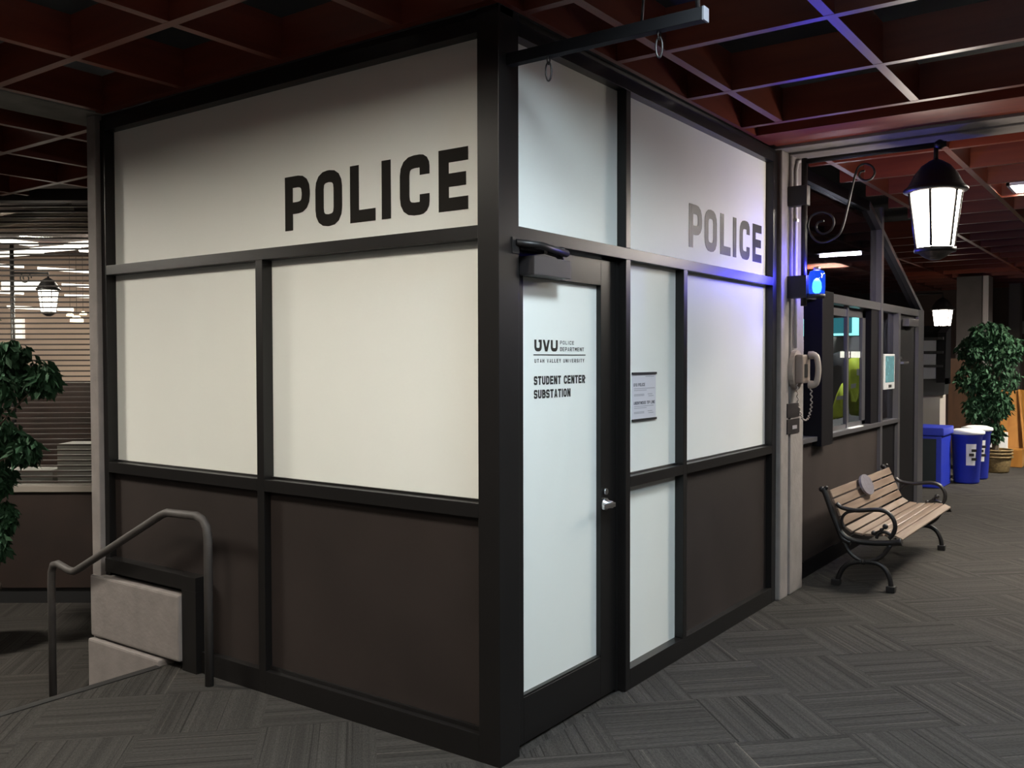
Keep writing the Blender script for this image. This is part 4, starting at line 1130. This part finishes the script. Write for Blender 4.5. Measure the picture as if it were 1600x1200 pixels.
# end wall
wb = obj('wall_back', box(-6, 8, 17.5, 17.7, 0, 3.5), mat('dim_brown_wall', (0.10, 0.065, 0.055), 0.7, noise=0.2, nscale=1.2)); tag(wb, 'dim brown wall closing the corridor far behind the ficus', kind='structure')
a, b = on_y(1577, 522, 17.4), on_y(1640, 501, 17.4)
o = obj('notice_board', box(0, b.x - a.x, -0.04, 0, 0, b.z - a.z), mat('pale_board', (0.32, 0.31, 0.30), 0.6), None, (a.x, 17.49, a.z)); tag(o, 'pale board high on the end wall right of the ficus', 'board')
a, b = on_y(1576, 700, 16.5), on_y(1596, 525, 16.5)
wbox('wall_pier', a.x, b.x, 16.3, 16.6, 0, 3.0, mat('grey_pier', (0.17, 0.155, 0.15), 0.7), 'grey wall pier behind the ficus at the corridor end', kind='structure')
troffer(1.33, 5.78, TROFFER_WARM, 110, 'white ceiling light panel beyond the lantern', 'far corridor lights', sy=0.44, z=BZ + 0.02)
troffer(0.905 + 0.371 + 0.742 * 1, 10.96, TROFFER_WARM, 360, 'white ceiling light panel far down the right of the corridor', 'far corridor lights')
troffer(0.905 + 0.371 + 0.742, 4.90, TROFFER_WARM, 160, 'white ceiling light panel just beyond the concrete header on the right', 'far corridor lights')

# ================================================================== sunken hall on the left
HM = Matrix.Translation((CAM.x, CAM.y, 0)) @ Matrix.Rotation(YAW, 4, 'Z')
def hp(px, py, depth):              # (sideways, away, height) in the hall's own axes
    v = HM.inverted() @ deep(px, py, depth); return v
GW = 7.9
WAL = mat('dark_wainscot', (0.016, 0.0075, 0.005), 0.6, noise=0.3, nscale=3)
SLT = mat('brown_slat', (0.030, 0.018, 0.013), 0.5)
SIL = mat('pale_sill', (0.26, 0.23, 0.20), 0.6)
og = HM @ Vector((-4.6, GW, -0.48))
w1 = empty('window_1', og, YAW); tag(w1, 'wide window with brown horizontal louvres above a dark wainscot in the sunken hall', kind='structure')
x0, x1 = -2.6, 1.5
zS = hp(70, 769, GW).z + 0.48; zT = 3.46
obj('wainscot', box(x0, x1, 0, 0.15, 0.14, zS), WAL, w1)
obj('base_rail', box(x0, x1, 0.03, 0.15, 0, 0.14), BLACK, w1)
obj('sill', box(x0, x1, -0.03, 0.12, zS, zS + 0.055, bev=0.005), SIL, w1)
obj('head_rail', box(x0, x1, -0.02, 0.12, zT, zT + 0.10), WAL, w1)
obj('window_pane', box(x0, x1, 0.10, 0.106, zS + 0.055, zT), GL, w1)
sl = None
ns = int((zT - zS - 0.06) / 0.0456)
for i in range(ns):
    z = zS + 0.08 + i * 0.0456
    if sl is None: sl = obj('louvre_slat', box(x0, x1, -0.014, 0.014, -0.0065, 0.0065), SLT, w1, (0, 0.05, z))
    else: inst('louvre_slat', sl, w1, (0, 0.05, z))
# room behind the louvres
def hall(name, pl, pr, pt_, pb2, d0, d1, m, label, cat=None, kind=None):
    a_, b_ = hp(pl, pb2, d0), hp(pr, pt_, d0)
    c = Vector(((a_.x + b_.x) / 2, d0, a_.z))
    o = obj(name, box(-(b_.x - a_.x) / 2, (b_.x - a_.x) / 2, 0, d1 - d0, 0, b_.z - a_.z), m, None, HM @ c)
    o.rotation_euler = (0, 0, YAW)
    return tag(o, label, cat, None, kind)
BEI = mat('beige_wall', (0.46, 0.34, 0.27), 0.8, noise=0.1, nscale=0.7)
hall('wall_far', -300, 420, 380, 760, 15, 15.3, BEI, 'beige far wall of the sunken hall seen through the louvres', kind='structure')
v0 = HM @ Vector((-9, 17.5, 3.3))
cf = obj('ceiling_far', box(-9, 6.2, -9.3, -2.2, 0, 0.05), mat('dark_brown_ceiling', (0.035, 0.018, 0.014), 0.8), None, v0); cf.rotation_euler = (0, 0, YAW); tag(cf, 'dark brown ceiling of the hall behind the louvres', kind='structure')
hall('soffit', -120, 190, 330, 362, 10.3, 10.6, mat('beige_soffit', (0.38, 0.32, 0.27), 0.8), 'beige soffit band high behind the louvres', kind='structure')
a_, b_ = deep(-40, 354, 8.6), deep(112, 325, 8.6)
dt = obj('duct', tube(bmesh.new(), [Vector((0, 0, 0)), b_ - a_], 0.048, 10), mat('pale_duct', (0.50, 0.44, 0.37), 0.6), None, a_); tag(dt, 'pale round duct slanting across the top of the louvred window', 'duct')
DSK = mat('dark_furniture', (0.024, 0.009, 0.005), 0.6, noise=0.5, nscale=4)
hall('counter', -100, 170, 598, 800, 11.5, 12.3, DSK, 'dark wooden counter standing behind the louvres', 'counter')
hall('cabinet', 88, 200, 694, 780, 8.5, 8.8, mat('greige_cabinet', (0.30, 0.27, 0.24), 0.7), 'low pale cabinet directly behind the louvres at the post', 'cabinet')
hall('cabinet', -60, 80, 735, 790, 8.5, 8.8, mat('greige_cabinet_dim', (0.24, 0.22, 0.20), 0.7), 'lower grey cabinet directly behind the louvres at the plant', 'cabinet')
LT = mat('hall_lamp', (0.9, 0.9, 0.9), 0.5, emit=(1.0, 0.90, 0.78), estr=3.0)
strips = [((-40, 373), (54, 384), 3.25, 0.30), ((-30, 402), (57, 396), 3.25, 0.45), ((54, 393.5), (115, 388.5), 3.25, 0.42), ((112, 385.5), (190, 378), 3.25, 0.40), ((124, 393), (190, 395), 3.25, 0.25),
          ((-40, 414.5), (34, 418.5), 3.25, 0.3), ((62, 421.5), (190, 430), 3.25, 0.35), ((100, 447.5), (190, 452), 3.25, 0.35), ((-30, 457), (33, 460), 3.25, 0.35), ((105, 464.5), (190, 467), 3.25, 0.4), ((14, 482), (112, 486), 3.2, 0.3)]
hall_lamps = 'tube lamps in the hall behind the louvres'
for i, (a_, b_, z, wd) in enumerate(strips):
    A_, B_ = (on_z(*a_, z), on_z(*b_, z)) if a_[1] < 410 else (deep(*a_, 13.6), deep(*b_, 13.2))
    if (A_ - CAM).length > 26: A_ = CAM + (A_ - CAM).normalized() * 22
    if (B_ - CAM).length > 26: B_ = CAM + (B_ - CAM).normalized() * 22
    d = B_ - A_; s = Vector((-d.y, d.x, 0)).normalized() * wd * (0.3 if a_[1] < 410 else 0.12)
    bm = prism(bmesh.new(), [-s, s, d + s, d - s], (0, 0, 0.04))
    o = obj('strip_light', bm, LT, None, A_); tag(o, '%s strip light in row %s from the top behind the louvres' % (('left-hand', 'left-hand', 'middle', 'right-hand', 'short right-hand', 'left-hand', 'right-hand', 'right-hand', 'left-hand', 'right-hand', 'long thin')[i], ('one', 'two', 'two', 'one', 'two', 'three', 'three', 'four', 'four', 'five', 'six')[i]), 'strip light', hall_lamps)
o = hall('light_panel', 4, 66, 439, 453, 14.2, 14.3, LT, 'broad white light panel behind the scrolled hall lantern', 'light panel')
o = hall('lit_doorway', 21, 36, 498, 529, 14.9, 14.98, mat('lit_pane', (0.8, 0.75, 0.68), 0.6, emit=(1, 0.9, 0.8), estr=0.9), 'small lit pane on the far hall wall above the plant', 'lit pane')
for lx, ld_, st_, lab in ((-6.3, 9.6, 110, 'added warm lamp inside the louvred room, out of view on the left'), (-5.2, 12.8, 120, 'added unseen warm lamp deep inside the louvred room'), (-9.5, 12.5, 120, 'added unseen warm lamp far left inside the louvred room'), (-5.6, 5.2, 220, 'added unseen warm lamp brightening the sunken carpet before the louvres')):  # unseen lamps added to brighten the louvred room and the lower carpet
    v = HM @ Vector((lx, ld_, 0)) if ld_ > 8 else Vector((-5.305, -1.747, 0))
    troffer(v.x, v.y, TROFFER_WARM, st_, lab, z=3.05)
# hall lantern
v = deep(76, 487, 11.0)
hl2 = empty('hall_lantern', v); tag(hl2, 'lit lantern with tapered panes hanging in the hall behind the louvres', 'lantern')
lantern_body(hl2, 0.0, 0.75, phase=YAW + 0.25, strength=16)
obj('bracket', tube(bmesh.new(), [(0, 0, 0.40), (0, 0, 0.46), (-0.35, -0.25, 0.46)], 0.014, 8), IRON, hl2)
obj('scroll', tube(bmesh.new(), [Vector((-0.22, -0.16, 0.40)) + Vector((0.8, 0.58, 0)) * (0.075 * math.cos(t / 5) * (1 - t / 70)) + Vector((0, 0, 0.075 * math.sin(t / 5) * (1 - t / 70))) for t in range(52)], 0.008, 6), IRON, hl2)
obj('post', tube(bmesh.new(), [(-0.35, -0.25, 0.8), (-0.35, -0.25, -v.z - 0.48)], 0.025, 8), IRON, hl2)
for i, (px, py, r) in enumerate(((109.5, 494, 0.05), (130, 492, 0.05), (120, 503, 0.09))):
    v = deep(px, py, 13.0)
    t = empty('pendant_lamp', v); tag(t, ('small glowing pendant lamp left of the pair in the far hall', 'small glowing pendant lamp nearest the concrete post in the far hall', 'wide low pendant lamp under the small pair in the far hall')[i], 'pendant lamp')
    obj('shade', lathe(bmesh.new(), [(r, 0), (r * 0.9, r * 0.5), (r * 0.3, r)], 12), mat('warm_glow', (0.9, 0.8, 0.6), 0.5, emit=(1, 0.8, 0.55), estr=3.0), t)
    obj('cord', tube(bmesh.new(), [(0, 0, r), (0, 0, 3.235 - v.z)], 0.003, 5), BLACK, t)
# plant at the left edge
D_ = 6.6
bq_ = HM @ Vector((hp(-75, 560, D_).x, D_, -0.48))
def cl_(px, py, r):
    v = deep(px, py, D_ + random.uniform(-0.2, 0.2)); return ((v.x - bq_.x, v.y - bq_.y, v.z + 0.48), r)
def tub(t):
    obj('tub', lathe(bmesh.new(), [(0.2, 0), (0.22, 0.02), (0.27, 0.40), (0.29, 0.42), (0.29, 0.46), (0.25, 0.46), (0.24, 0.40)], 24), mat('dark_tub', (0.05, 0.03, 0.02), 0.6), t)
    obj('soil', lathe(bmesh.new(), [(0.24, 0.38), (0.24, 0.41), (0.05, 0.42)], 16), BARK, t)
ficus(bq_, 'leafy ficus at the foot of the stairs left of the handrail', [cl_(15, 552, (0.12, 0.12, 0.10)), cl_(40, 580, (0.19, 0.19, 0.13)), cl_(68, 592, (0.10, 0.10, 0.10)), cl_(5, 600, (0.15, 0.15, 0.14)), cl_(-40, 560, (0.2, 0.2, 0.25)), cl_(10, 690, (0.16, 0.16, 0.16)), cl_(40, 700, (0.09, 0.09, 0.10)), cl_(-30, 660, (0.2, 0.2, 0.25)), cl_(0, 745, (0.10, 0.1, 0.1)), cl_(8, 805, (0.08, 0.08, 0.12)), cl_(-10, 850, (0.10, 0.10, 0.12)), cl_(-60, 480, (0.2, 0.2, 0.2)), cl_(-110, 530, (0.22, 0.22, 0.22)), cl_(-130, 620, (0.2, 0.2, 0.22)), cl_(-90, 700, (0.18, 0.18, 0.2)), cl_(-85, 440, (0.18, 0.18, 0.18))], tub, 190, 0.085, 11, 1.9)
